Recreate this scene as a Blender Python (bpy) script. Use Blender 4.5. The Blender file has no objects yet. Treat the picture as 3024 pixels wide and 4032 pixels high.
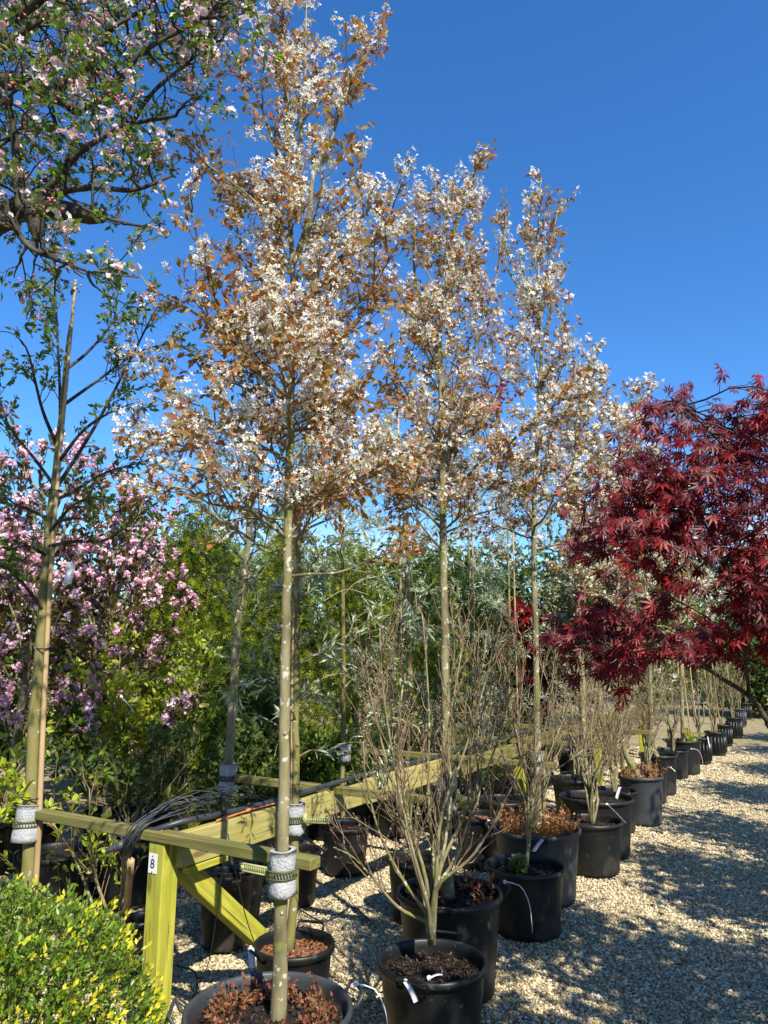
import bpy, bmesh, math, random
import numpy as np
from mathutils import Vector, Matrix, Euler, noise as mnoise

C = bpy.context.scene.collection
scene = bpy.context.scene
rad = math.radians

# ------------------------------------------------------------------ camera
PITCH = rad(11.5)
CAMZ = 1.6
FPX = 2795.0
cam_d = bpy.data.cameras.new('camera')
cam = bpy.data.objects.new('camera', cam_d); C.objects.link(cam)
cam.location = (0, 0, CAMZ)
cam.rotation_euler = (rad(90) + PITCH, 0, 0)
cam_d.sensor_fit = 'VERTICAL'; cam_d.sensor_height = 36.0; cam_d.sensor_width = 27.0
cam_d.lens = FPX / 4032 * 36
cam_d.clip_start = 0.05; cam_d.clip_end = 800
scene.camera = cam

# ------------------------------------------------------------------ world and sun
SUN_AZ, SUN_EL = rad(155), rad(44)
SKY_STRENGTH, SUN_STRENGTH, EXPO = 0.104, 5.0, 0.78
world = bpy.data.worlds.new('World'); scene.world = world
world.use_nodes = True
nt = world.node_tree; nt.nodes.clear()
wo = nt.nodes.new('ShaderNodeOutputWorld'); bg = nt.nodes.new('ShaderNodeBackground')
sky = nt.nodes.new('ShaderNodeTexSky'); sky.sky_type = 'NISHITA'; sky.sun_disc = False
sky.sun_elevation = SUN_EL; sky.sun_rotation = SUN_AZ
sky.altitude = 60; sky.air_density = 1.0; sky.dust_density = 0.1; sky.ozone_density = 2.2
hs = nt.nodes.new('ShaderNodeHueSaturation'); hs.inputs['Saturation'].default_value = 1.25
hs.inputs['Value'].default_value = 1.0
# low cumulus near the horizon
tc = nt.nodes.new('ShaderNodeTexCoord'); mp = nt.nodes.new('ShaderNodeMapping')
mp.inputs['Scale'].default_value = (1, 1, 3.2)
nz = nt.nodes.new('ShaderNodeTexNoise'); nz.inputs['Scale'].default_value = 3.4; nz.inputs['Detail'].default_value = 8
sx = nt.nodes.new('ShaderNodeSeparateXYZ')
r1 = nt.nodes.new('ShaderNodeMapRange'); r1.inputs[1].default_value = 0.50; r1.inputs[2].default_value = 0.62
r2 = nt.nodes.new('ShaderNodeMapRange'); r2.inputs[1].default_value = 0.20; r2.inputs[2].default_value = 0.08
mu = nt.nodes.new('ShaderNodeMath'); mu.operation = 'MULTIPLY'
mx = nt.nodes.new('ShaderNodeMixRGB'); mx.inputs['Color2'].default_value = (6.5, 6.9, 7.4, 1)
L = nt.links.new
L(tc.outputs['Generated'], mp.inputs['Vector']); L(mp.outputs['Vector'], nz.inputs['Vector'])
L(tc.outputs['Generated'], sx.inputs['Vector'])
L(nz.outputs['Fac'], r1.inputs[0]); L(sx.outputs['Z'], r2.inputs[0])
L(r1.outputs[0], mu.inputs[0]); L(r2.outputs[0], mu.inputs[1])
wb = nt.nodes.new('ShaderNodeMixRGB'); wb.blend_type = 'MULTIPLY'; wb.inputs['Fac'].default_value = 1.0; wb.inputs['Color2'].default_value = (0.80, 1.07, 1.32, 1)
L(sky.outputs['Color'], hs.inputs['Color']); L(hs.outputs['Color'], wb.inputs['Color1']); L(wb.outputs['Color'], mx.inputs['Color1'])
L(mu.outputs[0], mx.inputs['Fac'])
L(mx.outputs['Color'], bg.inputs['Color']); bg.inputs['Strength'].default_value = SKY_STRENGTH
L(bg.outputs[0], wo.inputs[0])

sun_d = bpy.data.lights.new('sun', 'SUN'); sun = bpy.data.objects.new('sun', sun_d); C.objects.link(sun)
sun_d.energy = SUN_STRENGTH; sun_d.angle = rad(0.55); sun_d.color = (1.0, 0.94, 0.82)
sv = Vector((math.sin(SUN_AZ) * math.cos(SUN_EL), math.cos(SUN_AZ) * math.cos(SUN_EL), math.sin(SUN_EL)))
sun.rotation_euler = sv.to_track_quat('Z', 'Y').to_euler()
sun.location = (4, -8, 12)
scene.view_settings.view_transform = 'Standard'; scene.view_settings.look = 'None'
scene.view_settings.gamma = 1; scene.view_settings.use_curve_mapping = False
scene.view_settings.exposure = EXPO
scene.render.engine = 'CYCLES'
scene.cycles.max_bounces = 6; scene.cycles.diffuse_bounces = 3; scene.cycles.glossy_bounces = 2
scene.cycles.transmission_bounces = 3; scene.cycles.transparent_max_bounces = 4

# ------------------------------------------------------------------ measuring helpers (metres from the 1659 x 2212 view)
K = 3024 / 1659
cp, sp_ = math.cos(PITCH), math.sin(PITCH)
def ray(x, y):
    dx = (x - 829.5) * K; dy = (y - 1106) * K
    return np.array([dx, FPX * cp + dy * sp_, FPX * sp_ - dy * cp])
def at(x, y, Y):
    r = ray(x, y); t = Y / r[1]
    return np.array([r[0] * t, Y, CAMZ + r[2] * t])
def gnd(x, y, h=0.0):
    r = ray(x, y); t = (h - CAMZ) / r[2]
    return np.array([r[0] * t, r[1] * t, h])
def depth(p):
    return p[1] * cp + (p[2] - CAMZ) * sp_

# ------------------------------------------------------------------ materials
MATS = {}
def newmat(name):
    m = bpy.data.materials.new(name); m.use_nodes = True
    n = m.node_tree; n.nodes.clear()
    MATS[name] = m
    return m, n, n.nodes.new('ShaderNodeOutputMaterial')
def ramp(n, cols, interp='LINEAR'):
    r = n.nodes.new('ShaderNodeValToRGB'); r.color_ramp.interpolation = interp
    el = r.color_ramp.elements
    while len(el) < len(cols): el.new(0.5)
    for e, (p, c) in zip(el, cols):
        e.position = p; e.color = (*c, 1)
    return r
def rndval(n):
    a = n.nodes.new('ShaderNodeAttribute'); a.attribute_name = 'rnd'
    o = n.nodes.new('ShaderNodeObjectInfo')
    s = n.nodes.new('ShaderNodeMath'); s.operation = 'ADD'
    f = n.nodes.new('ShaderNodeMath'); f.operation = 'FRACT'
    n.links.new(a.outputs['Fac'], s.inputs[0]); n.links.new(o.outputs['Random'], s.inputs[1])
    n.links.new(s.outputs[0], f.inputs[0])
    return f.outputs[0]
def leafmat(name, cols, rough=0.45, trans=0.3, tcol=None, spec=0.4, interp='LINEAR'):
    m, n, out = newmat(name)
    k = len(cols)
    r = ramp(n, [((i + 0.5) / k if interp == 'LINEAR' else i / k, c) for i, c in enumerate(cols)], interp)
    n.links.new(rndval(n), r.inputs[0])
    b = n.nodes.new('ShaderNodeBsdfPrincipled'); b.inputs['Roughness'].default_value = rough
    b.inputs['Specular IOR Level'].default_value = spec
    n.links.new(r.outputs[0], b.inputs['Base Color'])
    t = n.nodes.new('ShaderNodeBsdfTranslucent')
    g = n.nodes.new('ShaderNodeMixRGB'); g.blend_type = 'MULTIPLY'; g.inputs['Fac'].default_value = 1.0
    g.inputs['Color2'].default_value = (*(tcol or (1.9, 1.9, 0.9)), 1)
    n.links.new(r.outputs[0], g.inputs['Color1']); n.links.new(g.outputs[0], t.inputs['Color'])
    mixn = n.nodes.new('ShaderNodeMixShader'); mixn.inputs[0].default_value = trans
    n.links.new(b.outputs[0], mixn.inputs[1]); n.links.new(t.outputs[0], mixn.inputs[2])
    n.links.new(mixn.outputs[0], out.inputs[0])
    return m
def noisemat(name, cols, scale=8, rough=0.8, bump=0.3, detail=6, stretch=(1, 1, 1), dist=0.0, bdist=0.01, spec=0.3, spots=None, bscale=None):
    """object-space noise colour with fine relief; spots=(scale, threshold, colour)"""
    m, n, out = newmat(name); Lk = n.links.new
    t = n.nodes.new('ShaderNodeTexCoord'); mpn = n.nodes.new('ShaderNodeMapping'); mpn.inputs['Scale'].default_value = stretch
    Lk(t.outputs['Object'], mpn.inputs['Vector'])
    z = n.nodes.new('ShaderNodeTexNoise'); z.inputs['Scale'].default_value = scale; z.inputs['Detail'].default_value = detail
    z.inputs['Distortion'].default_value = dist
    Lk(mpn.outputs[0], z.inputs['Vector'])
    k = len(cols)
    r = ramp(n, [(0.3 + 0.4 * i / max(1, k - 1), c) for i, c in enumerate(cols)])
    Lk(z.outputs['Fac'], r.inputs[0]); col = r.outputs[0]
    if spots:
        for (ss, th, sc_) in spots:
            z2 = n.nodes.new('ShaderNodeTexNoise'); z2.inputs['Scale'].default_value = ss; z2.inputs['Detail'].default_value = 3
            Lk(t.outputs['Object'], z2.inputs['Vector'])
            mr = n.nodes.new('ShaderNodeMapRange'); mr.inputs[1].default_value = th; mr.inputs[2].default_value = th + 0.04
            Lk(z2.outputs['Fac'], mr.inputs[0])
            mm = n.nodes.new('ShaderNodeMixRGB'); mm.inputs['Color2'].default_value = (*sc_, 1)
            Lk(mr.outputs[0], mm.inputs['Fac']); Lk(col, mm.inputs['Color1']); col = mm.outputs[0]
    b = n.nodes.new('ShaderNodeBsdfPrincipled'); b.inputs['Roughness'].default_value = rough
    b.inputs['Specular IOR Level'].default_value = spec
    Lk(col, b.inputs['Base Color'])
    if bump:
        bp = n.nodes.new('ShaderNodeBump'); bp.inputs['Strength'].default_value = bump; bp.inputs['Distance'].default_value = bdist
        if bscale:
            z3 = n.nodes.new('ShaderNodeTexNoise'); z3.inputs['Scale'].default_value = bscale; z3.inputs['Detail'].default_value = 5
            Lk(mpn.outputs[0], z3.inputs['Vector']); Lk(z3.outputs['Fac'], bp.inputs['Height'])
        else:
            Lk(z.outputs['Fac'], bp.inputs['Height'])
        Lk(bp.outputs[0], b.inputs['Normal'])
    Lk(b.outputs[0], out.inputs[0])
    return m

def timber(name, cols, green):
    m, n, out = newmat(name); Lk = n.links.new
    t = n.nodes.new('ShaderNodeTexCoord'); o = n.nodes.new('ShaderNodeObjectInfo')
    va = n.nodes.new('ShaderNodeVectorMath'); va.operation = 'ADD'
    sc = n.nodes.new('ShaderNodeVectorMath'); sc.operation = 'SCALE'; sc.inputs['Scale'].default_value = 7.0
    cx = n.nodes.new('ShaderNodeCombineXYZ'); Lk(o.outputs['Random'], cx.inputs[0]); Lk(o.outputs['Random'], cx.inputs[1])
    Lk(cx.outputs[0], sc.inputs[0]); Lk(t.outputs['Object'], va.inputs[0]); Lk(sc.outputs[0], va.inputs[1])
    mpn = n.nodes.new('ShaderNodeMapping'); mpn.inputs['Scale'].default_value = (0.9, 14, 14)   # grain runs along local X
    Lk(va.outputs[0], mpn.inputs['Vector'])
    w = n.nodes.new('ShaderNodeTexWave'); w.wave_type = 'BANDS'; w.bands_direction = 'DIAGONAL'
    w.inputs['Scale'].default_value = 0.9; w.inputs['Distortion'].default_value = 14.0; w.inputs['Detail'].default_value = 5; w.inputs['Detail Scale'].default_value = 0.5; w.inputs['Detail Roughness'].default_value = 0.65
    Lk(mpn.outputs[0], w.inputs['Vector'])
    z = n.nodes.new('ShaderNodeTexNoise'); z.inputs['Scale'].default_value = 5; z.inputs['Detail'].default_value = 8; Lk(va.outputs[0], z.inputs['Vector'])
    f = n.nodes.new('ShaderNodeTexNoise'); f.inputs['Scale'].default_value = 9; f.inputs['Detail'].default_value = 6; Lk(mpn.outputs[0], f.inputs['Vector'])
    r = ramp(n, [(0.1, cols[0]), (0.55, cols[1]), (0.95, cols[2])]); 
    ad = n.nodes.new('ShaderNodeMath'); ad.operation = 'MULTIPLY_ADD'; ad.inputs[1].default_value = 0.34
    Lk(w.outputs['Fac'], ad.inputs[0])
    m2 = n.nodes.new('ShaderNodeMath'); m2.operation = 'MULTIPLY'; m2.inputs[1].default_value = 0.85; Lk(f.outputs['Fac'], m2.inputs[0]); Lk(m2.outputs[0], ad.inputs[2])
    Lk(ad.outputs[0], r.inputs[0])
    mr = n.nodes.new('ShaderNodeMapRange'); mr.inputs[1].default_value = 0.45; mr.inputs[2].default_value = 0.68; mr.inputs[4].default_value = 0.8
    Lk(z.outputs['Fac'], mr.inputs[0])
    mm = n.nodes.new('ShaderNodeMixRGB'); mm.inputs['Color2'].default_value = (*green, 1)
    Lk(mr.outputs[0], mm.inputs['Fac']); Lk(r.outputs[0], mm.inputs['Color1'])
    # knots, checks and grey weathering
    kmap = n.nodes.new('ShaderNodeMapping'); kmap.inputs['Scale'].default_value = (2.6, 9, 9); Lk(va.outputs[0], kmap.inputs['Vector'])
    kv = n.nodes.new('ShaderNodeTexVoronoi'); kv.inputs['Scale'].default_value = 1.0; Lk(kmap.outputs[0], kv.inputs['Vector'])
    km = n.nodes.new('ShaderNodeMapRange'); km.inputs[1].default_value = 0.10; km.inputs[2].default_value = 0.17; km.inputs[3].default_value = 0.75; km.inputs[4].default_value = 0.0
    Lk(kv.outputs['Distance'], km.inputs[0])
    k1 = n.nodes.new('ShaderNodeMixRGB'); k1.inputs['Color2'].default_value = (cols[0][0] * 0.55, cols[0][1] * 0.42, cols[0][2] * 0.5, 1); Lk(km.outputs[0], k1.inputs['Fac']); Lk(mm.outputs[0], k1.inputs['Color1'])
    cmap = n.nodes.new('ShaderNodeMapping'); cmap.inputs['Scale'].default_value = (1.1, 45, 45); Lk(va.outputs[0], cmap.inputs['Vector'])
    cn = n.nodes.new('ShaderNodeTexNoise'); cn.inputs['Scale'].default_value = 1.6; cn.inputs['Detail'].default_value = 3; Lk(cmap.outputs[0], cn.inputs['Vector'])
    cm = n.nodes.new('ShaderNodeMapRange'); cm.inputs[1].default_value = 0.66; cm.inputs[2].default_value = 0.70; cm.inputs[4].default_value = 0.75; Lk(cn.outputs['Fac'], cm.inputs[0])
    k2 = n.nodes.new('ShaderNodeMixRGB'); k2.inputs['Color2'].default_value = (0.05, 0.042, 0.02, 1); Lk(cm.outputs[0], k2.inputs['Fac']); Lk(k1.outputs[0], k2.inputs['Color1'])
    wn = n.nodes.new('ShaderNodeTexNoise'); wn.inputs['Scale'].default_value = 2.2; wn.inputs['Detail'].default_value = 7; Lk(va.outputs[0], wn.inputs['Vector'])
    wm = n.nodes.new('ShaderNodeMapRange'); wm.inputs[1].default_value = 0.52; wm.inputs[2].default_value = 0.72; wm.inputs[4].default_value = 0.5; Lk(wn.outputs['Fac'], wm.inputs[0])
    k3 = n.nodes.new('ShaderNodeMixRGB'); k3.inputs['Color2'].default_value = (cols[0][0] * 0.9, cols[0][0] * 0.88, cols[0][0] * 0.42, 1); Lk(wm.outputs[0], k3.inputs['Fac']); Lk(k2.outputs[0], k3.inputs['Color1'])
    b = n.nodes.new('ShaderNodeBsdfPrincipled'); b.inputs['Roughness'].default_value = 0.8; b.inputs['Specular IOR Level'].default_value = 0.2
    Lk(k3.outputs[0], b.inputs['Base Color'])
    bp = n.nodes.new('ShaderNodeBump'); bp.inputs['Strength'].default_value = 0.35; bp.inputs['Distance'].default_value = 0.004
    Lk(ad.outputs[0], bp.inputs['Height']); Lk(bp.outputs[0], b.inputs['Normal'])
    Lk(b.outputs[0], out.inputs[0])
    return m

timber('wood_lime', [(0.20, 0.18, 0.03), (0.38, 0.36, 0.045), (0.50, 0.49, 0.065)], (0.30, 0.31, 0.03))
timber('wood_rail', [(0.09, 0.075, 0.025), (0.18, 0.155, 0.055), (0.25, 0.22, 0.085)], (0.13, 0.14, 0.025))
timber('wood_beam', [(0.22, 0.19, 0.06), (0.36, 0.31, 0.11), (0.45, 0.39, 0.16)], (0.30, 0.28, 0.07))
timber('wood_grey', [(0.10, 0.085, 0.05), (0.18, 0.16, 0.10), (0.25, 0.22, 0.14)], (0.12, 0.14, 0.05))
noisemat('bark_olive', [(0.09, 0.08, 0.04), (0.20, 0.175, 0.09), (0.30, 0.26, 0.15)], scale=14, stretch=(1, 1, 0.35), rough=0.85, bump=0.5, bdist=0.004,
         spots=[(9, 0.56, (0.15, 0.16, 0.04)), (34, 0.61, (0.44, 0.43, 0.34))], bscale=60)
noisemat('bark_moss', [(0.10, 0.095, 0.035), (0.19, 0.175, 0.05), (0.22, 0.18, 0.09)], scale=12, stretch=(1, 1, 0.4), rough=0.9, bump=0.5, bdist=0.004, spots=[(30, 0.66, (0.4, 0.4, 0.3))], bscale=60)
noisemat('bark_dark', [(0.02, 0.017, 0.012), (0.045, 0.038, 0.026), (0.09, 0.085, 0.05)], scale=16, stretch=(1, 1, 0.5), rough=0.9, bump=0.6, bdist=0.008, spots=[(22, 0.64, (0.15, 0.16, 0.09))], bscale=50)
noisemat('bark_pale', [(0.20, 0.17, 0.10), (0.34, 0.30, 0.19), (0.40, 0.37, 0.26)], scale=18, rough=0.8, bump=0.3, bdist=0.003)
noisemat('twig_brown', [(0.09, 0.06, 0.035), (0.17, 0.12, 0.075)], scale=20, rough=0.75, bump=0)
noisemat('twig_dark', [(0.03, 0.024, 0.018), (0.06, 0.05, 0.035)], scale=20, rough=0.75, bump=0)
noisemat('twig_pale', [(0.13, 0.085, 0.05), (0.28, 0.20, 0.12)], scale=20, rough=0.75, bump=0)
noisemat('cane', [(0.30, 0.20, 0.10), (0.48, 0.35, 0.19)], scale=10, stretch=(1, 1, 0.2), rough=0.6, bump=0.2, bdist=0.002)
noisemat('black_plastic', [(0.004, 0.0045, 0.005), (0.008, 0.0085, 0.009), (0.016, 0.016, 0.016)], scale=5, rough=0.46, bump=0.06, bdist=0.002, bscale=120, spec=0.45,
         spots=[(3.5, 0.6, (0.028, 0.026, 0.023)), (26, 0.66, (0.045, 0.042, 0.038))])
noisemat('grey_plastic', [(0.022, 0.026, 0.030), (0.04, 0.045, 0.05), (0.06, 0.063, 0.064)], scale=4, rough=0.5, bump=0.08, bdist=0.002, bscale=100, spec=0.5)
noisemat('pipe_plastic', [(0.02, 0.023, 0.027), (0.045, 0.05, 0.055)], scale=12, rough=0.42, bump=0, spec=0.5)
noisemat('orange_cord', [(0.55, 0.16, 0.05), (0.62, 0.22, 0.08)], scale=30, rough=0.6, bump=0)
noisemat('foam', [(0.33, 0.34, 0.35), (0.42, 0.43, 0.43)], scale=50, rough=0.95, bump=1.0, bdist=0.006, bscale=110, spec=0.1)
noisemat('strap', [(0.07, 0.08, 0.03), (0.11, 0.12, 0.045)], scale=20, rough=0.5, bump=0)
noisemat('strap_pale', [(0.30, 0.32, 0.13), (0.36, 0.38, 0.17)], scale=20, rough=0.5, bump=0)
noisemat('white_label', [(0.72, 0.73, 0.74), (0.82, 0.82, 0.82)], scale=12, rough=0.5, bump=0)
noisemat('sign_white', [(0.66, 0.67, 0.66), (0.76, 0.76, 0.75)], scale=6, rough=0.45, bump=0, spots=[(40, 0.7, (0.45, 0.44, 0.38))])
noisemat('sign_black', [(0.01, 0.01, 0.012), (0.015, 0.015, 0.017)], scale=6, rough=0.5, bump=0)
noisemat('screw_metal', [(0.16, 0.14, 0.11), (0.3, 0.27, 0.22)], scale=60, rough=0.5, bump=0)
noisemat('soil_dark', [(0.007, 0.005, 0.004), (0.016, 0.011, 0.008), (0.035, 0.024, 0.016)], scale=45, rough=0.95, bump=1.0, bdist=0.02, spots=[(160, 0.69, (0.30, 0.27, 0.22))], bscale=70)
noisemat('soil_bark', [(0.09, 0.035, 0.018), (0.20, 0.085, 0.042), (0.30, 0.14, 0.07)], scale=50, rough=0.95, bump=1.0, bdist=0.02, bscale=70, spots=[(120, 0.68, (0.38, 0.30, 0.2))])
leafmat('chip_dark', [(0.008, 0.006, 0.004), (0.02, 0.013, 0.009), (0.035, 0.022, 0.014), (0.05, 0.03, 0.02), (0.025, 0.016, 0.01), (0.12, 0.10, 0.07)], rough=0.9, trans=0, spec=0.1)
leafmat('chip_bark', [(0.10, 0.04, 0.02), (0.22, 0.09, 0.04), (0.30, 0.13, 0.06), (0.36, 0.20, 0.11)], rough=0.9, trans=0, spec=0.1)

leafmat('amel_leaf', [(0.25, 0.22, 0.045), (0.37, 0.21, 0.065), (0.41, 0.19, 0.07), (0.36, 0.145, 0.055), (0.33, 0.22, 0.055), (0.28, 0.115, 0.05)], trans=0.4, tcol=(1.4, 1.2, 0.7))
leafmat('amel_leaf_red', [(0.26, 0.06, 0.03), (0.32, 0.075, 0.04), (0.22, 0.055, 0.035)], trans=0.4, tcol=(2.0, 1.0, 0.7))
leafmat('amel_petal', [(0.76, 0.70, 0.55), (0.82, 0.77, 0.65), (0.68, 0.61, 0.42), (0.84, 0.81, 0.73)], rough=0.6, trans=0.35, tcol=(1, 0.97, 0.88), spec=0.15)
leafmat('crab_leaf', [(0.055, 0.10, 0.014), (0.10, 0.16, 0.022), (0.17, 0.24, 0.04), (0.07, 0.12, 0.016)], rough=0.38, trans=0.38, tcol=(1.9, 1.9, 0.7))
leafmat('crab_petal', [(0.76, 0.60, 0.58), (0.82, 0.74, 0.72), (0.72, 0.48, 0.50), (0.82, 0.79, 0.77)], rough=0.6, trans=0.35, tcol=(1.05, 0.95, 0.95), spec=0.15)
leafmat('crab_bud', [(0.60, 0.17, 0.22), (0.66, 0.28, 0.31), (0.50, 0.10, 0.17)], rough=0.55, trans=0.1, tcol=(1, 1, 1))
leafmat('cherry_leaf', [(0.06, 0.075, 0.015), (0.08, 0.045, 0.02), (0.10, 0.11, 0.02), (0.09, 0.05, 0.022)], rough=0.4, trans=0.35, tcol=(2.0, 1.5, 0.6))
leafmat('cherry_petal', [(0.82, 0.52, 0.62), (0.85, 0.62, 0.69), (0.78, 0.42, 0.54), (0.87, 0.72, 0.76)], rough=0.65, trans=0.3, tcol=(1.1, 0.95, 1), spec=0.1)
leafmat('maple_leaf', [(0.09, 0.006, 0.010), (0.15, 0.009, 0.013), (0.05, 0.005, 0.009), (0.11, 0.007, 0.011), (0.26, 0.016, 0.017)], rough=0.45, trans=0.34, tcol=(2.8, 0.8, 0.6), spec=0.35)
leafmat('pear_leaf', [(0.26, 0.32, 0.18), (0.42, 0.47, 0.31), (0.54, 0.58, 0.44), (0.17, 0.22, 0.10)], rough=0.6, trans=0.25, tcol=(1.3, 1.4, 0.8), spec=0.2)
leafmat('thuja_leaf', [(0.045, 0.075, 0.012), (0.14, 0.20, 0.018), (0.30, 0.32, 0.025), (0.08, 0.13, 0.015), (0.03, 0.05, 0.008)], rough=0.6, trans=0.25, tcol=(1.6, 1.7, 0.6), spec=0.2)
leafmat('dark_conifer', [(0.02, 0.045, 0.012), (0.035, 0.07, 0.015), (0.05, 0.09, 0.02)], rough=0.6, trans=0.15, spec=0.2)
leafmat('box_leaf', [(0.06, 0.12, 0.014), (0.09, 0.17, 0.018), (0.14, 0.24, 0.022), (0.24, 0.33, 0.025), (0.10, 0.19, 0.018)], rough=0.4, trans=0.24, tcol=(2.2, 2.0, 0.5), spec=0.5)
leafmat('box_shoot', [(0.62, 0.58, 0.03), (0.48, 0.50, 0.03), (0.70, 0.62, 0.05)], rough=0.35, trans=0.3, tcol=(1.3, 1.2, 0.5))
leafmat('lime_leaf', [(0.26, 0.36, 0.025), (0.36, 0.46, 0.035), (0.44, 0.50, 0.05), (0.30, 0.27, 0.04)], rough=0.4, trans=0.38, tcol=(1.5, 1.5, 0.5))
leafmat('weed_leaf', [(0.18, 0.06, 0.03), (0.26, 0.10, 0.045), (0.14, 0.11, 0.03), (0.30, 0.09, 0.06)], rough=0.5, trans=0.25, tcol=(1.6, 1.2, 0.7))
leafmat('weed_orange', [(0.30, 0.13, 0.04), (0.24, 0.10, 0.03), (0.36, 0.19, 0.06)], rough=0.6, trans=0.2, tcol=(1.4, 1.1, 0.6))
leafmat('green_leaf', [(0.04, 0.08, 0.014), (0.075, 0.125, 0.02), (0.11, 0.15, 0.028), (0.06, 0.08, 0.02)], rough=0.5, trans=0.3)
leafmat('olive_leaf', [(0.14, 0.16, 0.06), (0.20, 0.22, 0.10), (0.25, 0.25, 0.13)], rough=0.6, trans=0.25)
M = MATS

# ------------------------------------------------------------------ mesh helpers
def mkmesh(name, V, F, mat=None, smooth=False, rnd=None):
    """V (n,3); F = list of int arrays (m,k)"""
    if not isinstance(F, (list, tuple)): F = [F]
    me = bpy.data.meshes.new(name)
    V = np.ascontiguousarray(V, dtype=np.float32)
    me.vertices.add(len(V)); me.vertices.foreach_set('co', V.ravel())
    loops = np.concatenate([f.ravel() for f in F]).astype(np.int32)
    tot = np.concatenate([np.full(len(f), f.shape[1], np.int32) for f in F])
    st = np.concatenate([[0], np.cumsum(tot)[:-1]]).astype(np.int32)
    me.loops.add(len(loops)); me.loops.foreach_set('vertex_index', loops)
    me.polygons.add(len(tot)); me.polygons.foreach_set('loop_start', st); me.polygons.foreach_set('loop_total', tot)
    if smooth: me.polygons.foreach_set('use_smooth', np.ones(len(tot), bool))
    if rnd is not None:
        a = me.attributes.new('rnd', 'FLOAT', 'POINT'); a.data.foreach_set('value', np.ascontiguousarray(rnd, dtype=np.float32))
    me.update(calc_edges=True)
    if mat is not None: me.materials.append(mat)
    return me
def link(name, me, parent=None, loc=None, mat4=None, kind=None):
    o = bpy.data.objects.new(name, me); C.objects.link(o)
    if parent is not None: o.parent = parent
    if mat4 is not None: o.matrix_basis = mat4
    elif loc is not None: o.location = loc
    if kind: o['kind'] = kind
    return o
def thing(name, label, cat, loc, group=None, rz=0):
    o = bpy.data.objects.new(name, None); C.objects.link(o)
    o.location = tuple(float(v) for v in loc); o.rotation_euler = (0, 0, rz); o.empty_display_size = 0.1
    o['label'] = label; o['category'] = cat
    if group: o['group'] = group
    return o
def part(root, name, V, F, mat, smooth=True, rnd=None, kind=None, parent=None):
    """geometry given in world metres (root unrotated), stored relative to the thing's base"""
    base = np.array(root.location)
    me = mkmesh(name, np.asarray(V) - base, F, mat, smooth, rnd)
    o = link(name, me, parent or root, kind=kind)
    return o
def copy_tree(o, parent=None):
    c = o.copy(); C.objects.link(c)
    if parent is not None: c.parent = parent
    for ch in list(o.children): copy_tree(ch, c)
    return c
def settag(o, label, cat, group=None):
    o['label'] = label; o['category'] = cat
    if group: o['group'] = group
    return o

class Geo:
    def __init__(s): s.V = []; s.F = []; s.n = 0; s.R = []
    def add(s, V, F, r=None):
        V = np.asarray(V, float)
        for f in (F if isinstance(F, (list, tuple)) else [F]): s.F.append(np.asarray(f) + s.n)
        s.V.append(V); s.n += len(V)
        s.R.append(np.zeros(len(V)) if r is None else r)
    def get(s):
        return np.concatenate(s.V), s.F, np.concatenate(s.R)
    def part(s, root, name, mat, smooth=True, kind=None, parent=None, rnd=False):
        V, F, R = s.get()
        by = {}
        for f in F: by.setdefault(f.shape[1], []).append(f)
        return part(root, name, V, [np.concatenate(v) for v in by.values()], mat, smooth, R if rnd else None, kind, parent)

def norm(v): return v / (np.linalg.norm(v, axis=-1, keepdims=True) + 1e-9)
def tubes(P, R, sides=5):
    """P (N,K,3), R (N,K) -> verts, quads"""
    P = np.asarray(P, float); R = np.asarray(R, float)
    N, Kk, _ = P.shape
    T = np.gradient(P, axis=1); T = norm(T)
    m = norm(P[:, -1] - P[:, 0])
    ref = np.where(np.abs(m[:, 2:3]) > 0.8, np.array([[1.0, 0, 0]]), np.array([[0, 0, 1.0]]))
    A = norm(np.cross(T, ref[:, None, :])); B = np.cross(T, A)
    a = np.arange(sides) * 2 * np.pi / sides
    V = P[:, :, None] + R[:, :, None, None] * (np.cos(a)[None, None, :, None] * A[:, :, None] + np.sin(a)[None, None, :, None] * B[:, :, None])
    idx = np.arange(N * Kk * sides).reshape(N, Kk, sides)
    nx = np.roll(idx, -1, axis=2)
    F = np.stack([idx[:, :-1], nx[:, :-1], nx[:, 1:], idx[:, 1:]], -1).reshape(-1, 4)
    return V.reshape(-1, 3), F
def tube(G, pts, radii, sides=8, cap=True, n=None, wob=0):
    pts = np.asarray(pts, float)
    if n: pts, radii = resample(pts, radii, n)
    r = np.broadcast_to(np.asarray(radii, float), (len(pts),)).copy()
    if cap:
        pts = np.concatenate([pts[:1], pts, pts[-1:]]); r = np.concatenate([[1e-5], r, [1e-5]])
        pts[0] -= (pts[2] - pts[1]) * 1e-3; pts[-1] += (pts[-2] - pts[-3]) * 1e-3
    V, F = tubes(pts[None], r[None], sides)
    G.add(V, F)
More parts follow.
